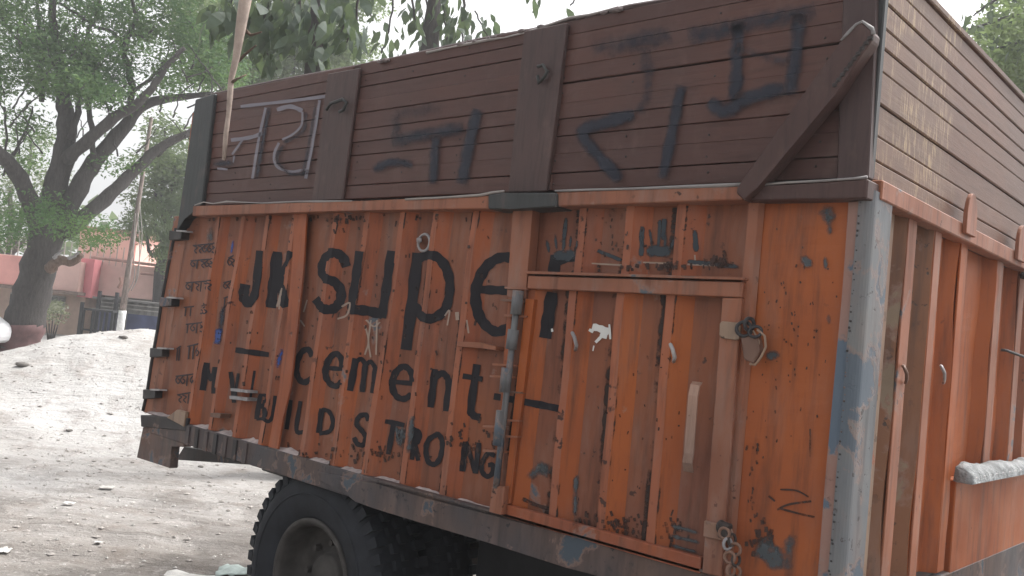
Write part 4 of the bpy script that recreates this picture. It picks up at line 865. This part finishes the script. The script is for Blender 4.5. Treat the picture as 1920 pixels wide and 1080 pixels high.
# arching palm fronds near the truck tail
pb = D(318, 560, 27); pb[2] = 0; palm = thing('palm', 'arching palm fronds beside the truck tail above the pink wall', 'palm', tuple(pb))
bm = bmesh.new(); tube(bm, [Vector((pb[0], pb[1], 0)), Vector(D(322, 520, 27)), Vector(D(326, 470, 27))], [0.16, 0.13, 0.10], 8); part('trunk', bm, BARK, palm, True)
for pts in ([(326, 470), (318, 420), (300, 388), (272, 372), (250, 380)], [(326, 470), (305, 440), (282, 425), (262, 440)], [(326, 470), (335, 400), (345, 350), (350, 330)], [(326, 470), (300, 460), (280, 475)], [(322, 460), (296, 405), (268, 390), (240, 400)]):
    P = [Vector(D(a, b_, 27)) for a, b_ in smooth_path(pts, 6)]; bm = bmesh.new(); tube(bm, P, [0.04*(1-0.7*i/len(P)) for i in range(len(P))], 5)
    for i, p in enumerate(P[3:]):
        for s_ in (-1, 1):
            for j in range(3):
                q = p+Vector((0.05*s_*j, 0.04*j, 0)); e = q+Vector((0.28*s_, random.uniform(-0.2, 0.2), -0.42)); wv = Vector((0.02, 0, 0.02)); vs = [bm.verts.new(u) for u in (q-wv, q+wv, e)]; bm.faces.new(vs)
    part('frond', bm, LEAF2, palm)

# broad drooping leaves close behind the plank side
def broad_tree(name, label, base, twigs, dist, seed, mat, size, per=9, trunk_pts=None):
    t = thing(name, label, 'tree', tuple(base)); r = random.Random(seed); bm = bmesh.new()
    if trunk_pts: limb(bm, trunk_pts, 60, 16, dist, 0, 10, True)
    V = []; Fc = []
    for (pts, w0, n) in twigs:
        limb(bm, pts, w0, 3, dist, 0, 6); P = smooth_path(pts, 8)
        for i in range(int(n*0.72)):
            p = P[int(len(P)*(0.25+0.75*r.random()))-1]; c = Vector(D(p[0]+r.gauss(0, 14), p[1]+r.gauss(0, 12), dist+r.gauss(0, 0.35)))
            d = Vector((r.gauss(0, 0.45), r.gauss(0, 0.45), -1)).normalized(); s = d.cross(Vector((r.gauss(0, 1), r.gauss(0, 1), r.gauss(0, 0.3)))).normalized(); nn = d.cross(s)
            l = size*r.uniform(0.6, 1.25); w_ = l*r.uniform(0.36, 0.52); b0 = len(V)
            for a, ww, h in ((0, 0, 0), (0.18, 0.62, 0.03), (0.45, 1, 0.05), (0.75, 0.66, 0.02), (1, 0, -0.06)):
                for sg in ((1, -1) if ww else (0,)): V.append(c+d*l*a+s*w_*0.5*ww*sg+nn*l*(h if sg else 0)+nn*l*0.05*math.sin(a*3))
            Fc += [(b0, b0+1, b0+2), (b0+1, b0+3, b0+4, b0+2), (b0+3, b0+5, b0+6, b0+4), (b0+5, b0+7, b0+6)]
    part('limbs', bm, BARK, t, True)
    me = bpy.data.meshes.new('m'); me.from_pydata([v-Vector(base) for v in V], [], Fc); me.update()
    o = link('leaves', me, mat, t); o['kind'] = 'stuff'; return t
bb = D(560, 600, 9.5); bb[2] = 0
broad_tree('broad_leaved_tree', 'tree with large drooping grey green leaves hanging over the plank side', bb,
    [([(520, -60), (500, 20), (470, 80)], 9, 60), ([(540, -60), (520, 30), (500, 90), (520, 130)], 9, 60), ([(560, -60), (560, 20), (540, 80)], 8, 60), ([(600, -60), (600, 10), (590, 70), (600, 110)], 9, 60), ([(640, -60), (650, 20), (640, 60)], 8, 46),
     ([(440, -60), (430, 10), (400, 40)], 8, 46), ([(660, -60), (670, 0), (665, 50), (650, 80)], 6, 24), ([(480, -60), (470, 0), (440, 60)], 8, 40), ([(620, 60), (600, 90), (580, 120)], 4, 14)], 9.5, 21, LEAF3, 0.26, trunk_pts=[(560, 900), (570, 400), (590, 100), (600, -120)])
bc = D(800, 600, 11); bc[2] = 0
broad_tree('broad_leaved_tree', 'tree with thin hanging leaf sprays against white sky, above the middle of the truck', bc,
    [([(740, -60), (735, 20), (725, 70), (715, 100)], 4, 26), ([(770, -60), (775, 20), (790, 60), (800, 100)], 5, 40), ([(820, -60), (830, 0), (835, 40), (840, 90)], 5, 60), ([(860, -60), (870, 10), (865, 50), (870, 90)], 6, 60), ([(790, -60), (800, 10), (810, 50)], 4, 30), ([(700, -50), (690, 10), (700, 40)], 4, 14),
     ([(890, 20), (905, 50), (915, 70)], 3, 16), ([(1000, -60), (1005, -10), (1000, 24)], 3, 5), ([(1120, -50), (1085, -10), (1070, 10)], 3, 7), ([(760, 100), (745, 110), (730, 105)], 3, 12)], 11, 22, LEAF3, 0.20, trunk_pts=[(800, 900), (790, 300), (810, 50), (830, -120)])
bd = D(1980, 500, 12.5); bd[2] = 0
rt = broad_tree('broad_leaved_tree', 'leafy tree behind the top right corner of the end wall', bd,
    [([(1980, -60), (1900, -20), (1850, 10), (1825, 30)], 8, 40), ([(1990, 20), (1900, 30), (1850, 45), (1815, 55)], 7, 40), ([(1990, 80), (1920, 80), (1870, 90)], 7, 40)], 12.5, 23, LEAF3, 0.17, trunk_pts=[(1990, 900), (1985, 300), (1980, -60)])
leaves('crown', region_clumps([(1890, 90, 60, 60, 50, 0), (1920, 140, 50, 50, 50, 0), (1900, 30, 60, 40, 26, 0), (1990, 60, 80, 120, 80, 0)], 13.5, 90), 60, 0.28, 0.10, LEAF4, rt, 91, 2.2, 0.2, bd)
# far tree line closing the horizon
r4 = np.random.default_rng(77); cl = []
for k in range(420):
    a = r4.uniform(0, 2*math.pi); d = r4.uniform(60, 85); cl.append((EYE[0]+d*math.cos(a), EYE[1]+d*math.sin(a), r4.uniform(0.5, 6.5)))
fw = leaves('far_woodland', cl, 90, 3.2, 0.9, LEAF2, None, 78, 1.8, 0.1)

# ================================================================== BACKDROP BUILDINGS
def frame(px, py, dist):            # a level frame facing the viewer's direction
    o = D(px, py, dist); return Vector(o)
RHv = Vector((RH[0], RH[1], 0)); FHv = Vector((FH[0], FH[1], 0))
def bbox(bm, x0, x1, z0, z1, dist, depth, bev=0.0):
    """box by level coordinates: x right of the eye, z up, dist ahead"""
    e = Vector((EYE[0], EYE[1], 0)); pts = [e+RHv*a+FHv*dist+Vector((0, 0, z)) for a, z in ((x0, z0), (x1, z0), (x1, z1), (x0, z1))]
    prism(bm, pts, FHv*depth, bev)
def lv(px, py, dist):
    """photo sight line -> (level x, height) on the upright plane 'dist' ahead"""
    d = ray(px, py); f = d[0]*FH[0]+d[1]*FH[1]; p = EYE+d*dist/f; q = p-EYE; return q[0]*RH[0]+q[1]*RH[1], p[2]
PINK = simple('pink_wall_paint', (0.62, 0.30, 0.27), 0.85, 0.8, 0.18, 0.2); PINK2 = simple('salmon_wall_paint', (0.62, 0.41, 0.37), 0.85, 0.8, 0.15)
PINK3 = simple('deep_pink_paint', (0.62, 0.22, 0.24), 0.85, 0.8, 0.15); BEIGE = simple('beige_plaster', (0.46, 0.34, 0.28), 0.9, 1.5, 0.25)
TIN = simple('weathered_tin', (0.17, 0.165, 0.16), 0.7, 1.2, 0.3); NAVY = simple('navy_tarp', (0.05, 0.06, 0.13), 0.7, 2, 0.3)
REDP = simple('red_oxide_pipe', (0.34, 0.20, 0.17), 0.6, 4, 0.3); GLASSD = simple('dark_window', (0.06, 0.065, 0.07), 0.25, 3, 0.3, spec=0.6); BLACKM = simple('blackened_iron', (0.03, 0.03, 0.033), 0.6, 6, 0.4)
GREYC = simple('grey_concrete', (0.30, 0.29, 0.27), 0.9, 2, 0.25)
BD = 33.0
e0 = Vector((EYE[0], EYE[1], 0))
def TB(t, name, bm, mat, **k): return part(name, bm, mat, t, **k)
x0, zt = lv(-260, 452, BD); x1, _ = lv(152, 492, BD)
_, zr = lv(80, 546, BD); _, zt = lv(80, 484, BD)
b1 = thing('low_pink_building', 'low building with pink parapet and grey shuttered windows behind the forked tree', 'building', tuple(e0+RHv*x1+FHv*BD))
bm = bmesh.new(); bbox(bm, x0, x1-0.1, 0, zr, BD+0.9, 6); TB(b1, 'wall', bm, BEIGE)
bm = bmesh.new(); bbox(bm, x0, x1, zr+0.10, zt, BD, 7, 0.01); TB(b1, 'parapet', bm, PINK2)
bm = bmesh.new(); bbox(bm, x0-0.1, x1+0.12, zr-0.02, zr+0.098, BD-0.15, 7.3, 0.01); TB(b1, 'roof_slab', bm, simple('brown_slab', (0.2, 0.15, 0.13), 0.9))
bm = bmesh.new(); xa, _ = lv(-40, 500, BD); xb_, _ = lv(56, 500, BD); bbox(bm, xa, xb_, zr+0.12, zt-0.02, BD-0.03, 0.02); TB(b1, 'wall_panel', bm, PINK)
for (a, c, y0, y1) in ((84, 119, 552, 588), (20, 40, 548, 580), (-40, -10, 548, 580)):
    xa, z1 = lv(a, y0, BD+0.85); xb_, z0 = lv(c, y1, BD+0.85)
    bm = bmesh.new(); bbox(bm, xa, xb_, z0, z1, BD+0.84, 0.05); wf = TB(b1, 'window', bm, GREYC)
    n = 3
    for i in range(n):
        u0 = xa+(xb_-xa)*(i+0.08)/n; u1 = xa+(xb_-xa)*(i+0.92)/n
        bm = bmesh.new(); bbox(bm, u0, u1, z0+0.06, z1-0.06, BD+0.825, 0.012); TB(wf, 'pane', bm, GLASSD if i != 2 else TIN)
bm = bmesh.new()                                                       # railing on the roof
xa, za = lv(-60, 440, BD+1); _, zb_ = lv(20, 445, BD+1)
for i in range(30): bbox(bm, x0+0.25*i+2.2, x0+0.25*i+2.23, zt, zt+0.75, BD+1, 0.03)
bbox(bm, x0+2.1, x1-1.2, zt+0.72, zt+0.76, BD+1, 0.04); bbox(bm, x0+2.1, x1-1.2, zt+0.38, zt+0.41, BD+1, 0.04); TB(b1, 'roof_railing', bm, GREYC)
# taller right hand block
BD2 = 34.0
xa, _ = lv(170, 490, BD2); xb_, _ = lv(300, 505, BD2); _, zm = lv(230, 495, BD2); _, zu = lv(200, 428, BD2); _, zl = lv(230, 557, BD2)
b2 = thing('salmon_building', 'salmon pink two level building with red pipe line behind the leaning pole', 'building', tuple(e0+RHv*xa+FHv*BD2))
bm = bmesh.new(); bbox(bm, xa, xb_+6, zl, zm, BD2, 7); TB(b2, 'wall', bm, PINK2)
bm = bmesh.new(); bbox(bm, xa+0.3, xb_+6, 0, zl, BD2+0.9, 5); TB(b2, 'wall', bm, GREYC)
xu0, _ = lv(150, 440, BD2+2); xu1, _ = lv(258, 440, BD2+2); bm = bmesh.new(); bbox(bm, xu0, xu1, zm, zu, BD2+2, 5); TB(b2, 'upper_wall', bm, PINK2)
bm = bmesh.new(); bbox(bm, xu0-0.15, xu1+0.15, zu+0.002, zu+0.14, BD2+1.85, 5.3); TB(b2, 'roof_slab', bm, REDP)
xu2, _ = lv(246, 440, BD2+2); bm = bmesh.new(); bbox(bm, xu2, xu1-0.02, zm+0.1, zu-0.1, BD2+1.97, 0.03); TB(b2, 'wall_panel', bm, PINK)
xp0, _ = lv(151, 500, BD2-0.6); xp1, _ = lv(176, 500, BD2-0.6); bm = bmesh.new(); bbox(bm, xp0, xp1, zl-0.15, zm+0.05, BD2-0.6, 0.59); TB(b2, 'pillar', bm, PINK3)
bm = bmesh.new(); tube(bm, [e0+RHv*(xp0+0.4)+FHv*(BD2-0.7)+Vector((0, 0, zm+0.12)), e0+RHv*(xb_+3)+FHv*(BD2-0.7)+Vector((0, 0, zm-0.02))], 0.055, 6); TB(b2, 'pipe', bm, REDP)
xq, zq = lv(262, 512, BD2-0.5); bm = bmesh.new(); tube(bm, [e0+RHv*xq+FHv*(BD2-0.4)+Vector((0, 0, zq)), e0+RHv*(xq+3)+FHv*(BD2-0.4)+Vector((0, 0, zq))], 0.05, 6); TB(b2, 'pipe', bm, REDP)
# tin store shed with navy skirt
SD = 30.0; xa, z1 = lv(184, 560, SD); xb_, _ = lv(320, 560, SD); _, z0 = lv(240, 588, SD)
shed = thing('tin_shed', 'grey tin shed with dark blue lower band behind the heap', 'shed', tuple(e0+RHv*xa+FHv*SD))
bm = bmesh.new(); n = int((xb_-xa)/0.12)
pts = [e0+RHv*(xa+0.12*i)+FHv*(SD+(0.03 if i % 2 else 0)) for i in range(n)]
for i in range(n-1):
    a, b_ = pts[i], pts[i+1]; vs = [bm.verts.new(v) for v in (a+Vector((0, 0, z0)), b_+Vector((0, 0, z0)), b_+Vector((0, 0, z1)), a+Vector((0, 0, z1)))]; bm.faces.new(vs)
TB(shed, 'tin_wall', bm, TIN)
bm = bmesh.new(); bbox(bm, xa, xb_, 0, z0, SD+0.0, 0.08); TB(shed, 'lower_wall', bm, NAVY)
for zz in (0.35, 0.7):
    bm = bmesh.new(); bbox(bm, xa, xb_, z0+(z1-z0)*zz, z0+(z1-z0)*zz+0.04, SD-0.06, 0.05); TB(shed, 'rail', bm, GREYC)
bm = bmesh.new(); bbox(bm, xa-0.1, xb_+0.1, z1, z1+0.06, SD-0.2, 2.6); TB(shed, 'roof', bm, TIN)
bm = bmesh.new(); bbox(bm, xa, xb_, 0, z1-0.01, SD+2.2, 0.08); TB(shed, 'back_wall', bm, TIN)
for a in (183, 216, 232):
    xx, _ = lv(a, 560, SD-0.3); _, zz = lv(a, 545 if a == 183 else 548, SD-0.3); bm = bmesh.new(); bbox(bm, xx, xx+0.10, 0, zz, SD-0.35, 0.10); TB(shed, 'post', bm, BLACKM)
# handcart
CD = 27.0; xa, z0 = lv(150, 607, CD); xb_, z1 = lv(212, 583, CD)
cart = thing('handcart', 'dark iron cart frame standing at the heap edge under the pink pillar', 'cart', tuple(e0+RHv*xa+FHv*CD))
bm = bmesh.new(); bbox(bm, xa, xb_, z1-0.06, z1, CD, 1.0); TB(cart, 'deck', bm, BLACKM)
for u in (0.02, 0.33, 0.62, 0.95):
    for dd in (0, 0.94):
        bm = bmesh.new(); xx = xa+(xb_-xa)*u; bbox(bm, xx, xx+0.07, 0, z1-0.06, CD+dd, 0.06); TB(cart, 'leg', bm, BLACKM)
bm = bmesh.new(); bbox(bm, xa, xb_, z1*0.45, z1*0.45+0.05, CD+0.02, 0.05); TB(cart, 'crossbar', bm, BLACKM)
bm = bmesh.new(); xx, zz = lv(152, 566, CD); bbox(bm, xa-0.02, xa+0.08, 0, zz, CD-0.1, 0.06); TB(cart, 'upright', bm, BLACKM)
# leaning pole with wires
PD = 23.0
pp = D(227, 606, PD); pole = thing('leaning_pole', 'thin leaning pole with white painted foot and hanging wires', 'pole', (pp[0], pp[1], 0))
foot = Vector(D(227, 603, PD)); ground_foot = Vector((foot.x, foot.y, 0)); 
bm = bmesh.new(); tube(bm, [D(230, 583, PD), D(243, 490, PD), D(258, 390, PD), D(284, 220, PD)], [0.085, 0.07, 0.06, 0.045], 8); part('shaft', bm, bark_mat('pole_wood', (0.27, 0.22, 0.20)), pole, True)
bm = bmesh.new(); tube(bm, [ground_foot, Vector(D(227.5, 600, PD)), Vector(D(230, 582, PD))], 0.10, 8); part('painted_foot', bm, simple('white_lime', (0.7, 0.7, 0.7)), pole, True)
bm = bmesh.new()
for pts in ([(258, 400), (262, 470), (258, 520), (246, 545)], [(254, 400), (250, 470), (252, 520), (240, 548)], [(262, 380), (266, 450), (254, 530)]): tube(bm, [D(a, b_, PD-0.1) for a, b_ in smooth_path(pts, 5)], 0.011, 4)
part('wire', bm, GREYC, pole, True)
bm = bmesh.new(); tube(bm, [D(222, 540, PD-0.1), D(228, 530, PD-0.1), D(226, 520, PD-0.1)], 0.05, 6); part('clamp', bm, REDP, pole)
# rubble bush by the trunk
for (x, y, lab) in ((100, 592, 'scrubby grey green bush between the trunk and the beige wall'), (70, 600, 'small dusty shrub at the foot of the forked trunk')):
    b0 = D(x, y+10, 24); b0[2] = 0; t = thing('shrub', lab, 'shrub', tuple(b0)); bm = bmesh.new()
    for k in range(5): tube(bm, [Vector((b0[0], b0[1], 0)), Vector(D(x-16+8*k, y-6, 24))], [0.03, 0.01], 4)
    part('stem', bm, BARK, t); leaves('foliage', region_clumps([(x, y-8, 20, 18, 12, 0)], 24, x), 40, 0.2, 0.09, leaf_mat('dusty_leaf', (0.16, 0.17, 0.13), (0.22, 0.21, 0.17)), t, x, 2, 0, b0)
# parked white car, only its nose reaches into view
CPX = D(-8, 640, 19.0); car = thing('parked_car', 'white car whose nose shows at the far left edge behind the trunk', 'car', (CPX[0], CPX[1], 0))
WHT = simple('white_car_paint', (0.72, 0.72, 0.74), 0.3, 1, 0.04, 0.0, spec=0.6)
cx0 = lv(24, 620, 19.0)[0]-0.9
def carprism(name, prof, y0, y1, mat, bev=0.03):
    bm = bmesh.new(); prism(bm, [e0+RHv*(cx0+a)+FHv*(19.0+y0)+Vector((0, 0, z+0.12)) for a, z in prof], FHv*(y1-y0), bev); return part(name, bm, mat, car)
carprism('body', [(-4.1, 0.25), (-0.05, 0.25), (0.02, 0.45), (-0.03, 0.66), (-0.35, 0.86), (-1.1, 0.98), (-4.0, 1.0), (-4.15, 0.7)], 0, 1.65, WHT, 0.06)
carprism('cabin', [(-3.7, 1.0), (-1.15, 0.98), (-1.75, 1.46), (-3.4, 1.48)], 0.1, 1.55, GLASSD, 0.04)
carprism('roof', [(-3.45, 1.482), (-1.75, 1.465), (-1.9, 1.53), (-3.3, 1.54)], 0.08, 1.57, WHT, 0.02)
carprism('headlight', [(-0.30, 0.62), (-0.07, 0.60), (-0.10, 0.72), (-0.34, 0.78)], -0.02, 0.1, SILVER, 0.005)
for a in (-0.75, -3.2):
    for yy in (-0.02, 1.45):
        c = e0+RHv*(cx0+a)+FHv*(19+yy)+Vector((0, 0, 0.40)); bm = bmesh.new(); tube(bm, [c, c+FHv*0.2], 0.30, 20); wh = part('wheel', bm, RUB, car)
        bm = bmesh.new(); tube(bm, [c-FHv*0.012, c+FHv*0.05], 0.18, 16); part('rim', bm, SILVER, wh)

# ================================================================== THINGS IN FRONT
# peeled hanging branch in front of the planks
hb = S(440, 100, -0.35)
hang = thing('hanging_branch', 'thin peeled branch hanging down in front of the plank side at its left end', 'branch', tuple(hb))
bm = bmesh.new(); P = [(470, -90), (462, -20), (456, 30), (449, 70), (441, 110), (434, 150), (432, 180), (427, 215), (424, 250), (421, 300)]
tube(bm, [S(a+1.5*math.sin(i*2), b_, -0.35) for i, (a, b_) in enumerate(P)], [0.034, 0.032, 0.028, 0.023, 0.017, 0.014, 0.014, 0.011, 0.012, 0.010], 8)
part('stem', bm, simple('peeled_stick', (0.36, 0.29, 0.25), 0.8, 10, 0.35, 0.5), hang, True)
bm = bmesh.new(); tube(bm, [S(434, 155, -0.35), S(445, 148, -0.34), S(462, 140, -0.30)], [0.009, 0.006, 0.003], 5); tube(bm, [S(452, 50, -0.35), S(470, 66, -0.3), S(490, 60, -0.3)], [0.012, 0.008, 0.004], 5); tube(bm, [S(440, 120, -0.35), S(462, 100, -0.3), S(480, 85, -0.3)], [0.010, 0.007, 0.004], 5)
part('twig', bm, BARK2, hang, True)
# scraps on the soil
def scrap(x, y, sx, sy, mat, label, name='plastic_scrap', cat='litter', seed=0):
    c = G(x, y); r = random.Random(seed); bm = bmesh.new(); g = []
    n = 7
    for i in range(n):
        row = []
        for j in range(n):
            px = c[0]+RH[0]*sx*(i/(n-1)-0.5)+FH[0]*sy*(j/(n-1)-0.5)*(1+0.3*math.sin(i)); py = c[1]+RH[1]*sx*(i/(n-1)-0.5)+FH[1]*sy*(j/(n-1)-0.5)
            row.append(bm.verts.new((px+r.uniform(-1, 1)*sx*0.04, py+r.uniform(-1, 1)*sy*0.06, gh(px, py)+0.015+r.random()*min(sx, sy)*0.16)))
        g.append(row)
    for i in range(n-1):
        for j in range(n-1): bm.faces.new((g[i][j], g[i+1][j], g[i+1][j+1], g[i][j+1]))
    me = finish(bm, True); o = link(name, me, mat); tag(o, label, cat)
    md = o.modifiers.new('thickness', 'SOLIDIFY'); md.thickness = 0.003; return o
LIME = simple('crumpled_white', (0.50, 0.49, 0.47), 0.7, 10, 0.2, 0.4)
scrap(352, 1074, 0.30, 0.16, LIME, 'crumpled white cloth lying on the soil beside the tyre', 'cloth_scrap', 'cloth', 1)
scrap(440, 1068, 0.22, 0.16, simple('dirty_teal_cloth', (0.38, 0.44, 0.42), 0.8, 10, 0.2), 'pale greenish rag touching the tyre tread', 'rag', 'cloth', 2)
scrap(128, 953, 0.09, 0.06, LIME, 'small white scrap alone in the brown track left of the tyre', 'plastic_scrap', 'litter', 3)
scrap(8, 1024, 0.09, 0.06, LIME, 'small white scrap at the bottom left edge of the yard', 'plastic_scrap', 'litter', 4)
scrap(200, 916, 0.12, 0.06, simple('grey_scrap', (0.42, 0.40, 0.38), 0.8, 10, 0.2), 'flat greyish scrap midway up the pale track', 'plastic_scrap', 'litter', 5)
scrap(186, 1018, 0.07, 0.06, LIME, 'small pale scrap between the white cloth and the bottom left edge', 'plastic_scrap', 'litter', 6)
def onheap(px, py):
    d = ray(px, py)
    for t in np.arange(6, 16, 0.02):
        p = EYE+d*t
        if p[2] <= gh(p[0], p[1]): return p
    return EYE+d*12
for (x, y, s_, lab, nm) in ((42, 686, 0.16, 'dark broken clod with a white lump near the top of the heap', 'stone'), (232, 634, 0.12, 'flat grey stone on the upper heap beside the truck tail', 'stone'), (376, 876, 0.06, 'small black stone under the truck tail', 'stone'), (130, 808, 0.07, 'small dark stone halfway down the heap', 'stone')):
    p = onheap(x, y); bm = bmesh.new(); bmesh.ops.create_icosphere(bm, subdivisions=2, radius=s_*0.5)
    r = random.Random(x)
    for v in bm.verts: v.co *= r.uniform(0.75, 1.15); v.co.z *= 0.5; v.co.x *= 1.4
    o = part(nm, bm, simple('stone_grey', (0.14, 0.13, 0.12), 0.9, 12), None, True); o.location = Vector(p)+Vector((0, 0, s_*0.1)); tag(o, lab, 'stone')

hz = bpy.data.materials.new('haze_air'); hz.use_nodes = True; hn = hz.node_tree; hn.nodes.clear()
ho = hn.nodes.new('ShaderNodeOutputMaterial'); hv = hn.nodes.new('ShaderNodeVolumePrincipled'); hv.inputs['Color'].default_value = (0.96, 0.97, 1, 1); hv.inputs['Density'].default_value = 0.003; hv.inputs['Anisotropy'].default_value = 0.3
hn.links.new(hv.outputs[0], ho.inputs['Volume'])
bm = bmesh.new(); box(bm, EYE[0]-905, EYE[0]+905, EYE[1]-905, EYE[1]+905, -1.6, 24); link('haze', finish(bm), hz, kind='stuff')
print('objects', len(bpy.data.objects), 'tris', sum(len(o.data.polygons) for o in bpy.data.objects if o.type == 'MESH'))
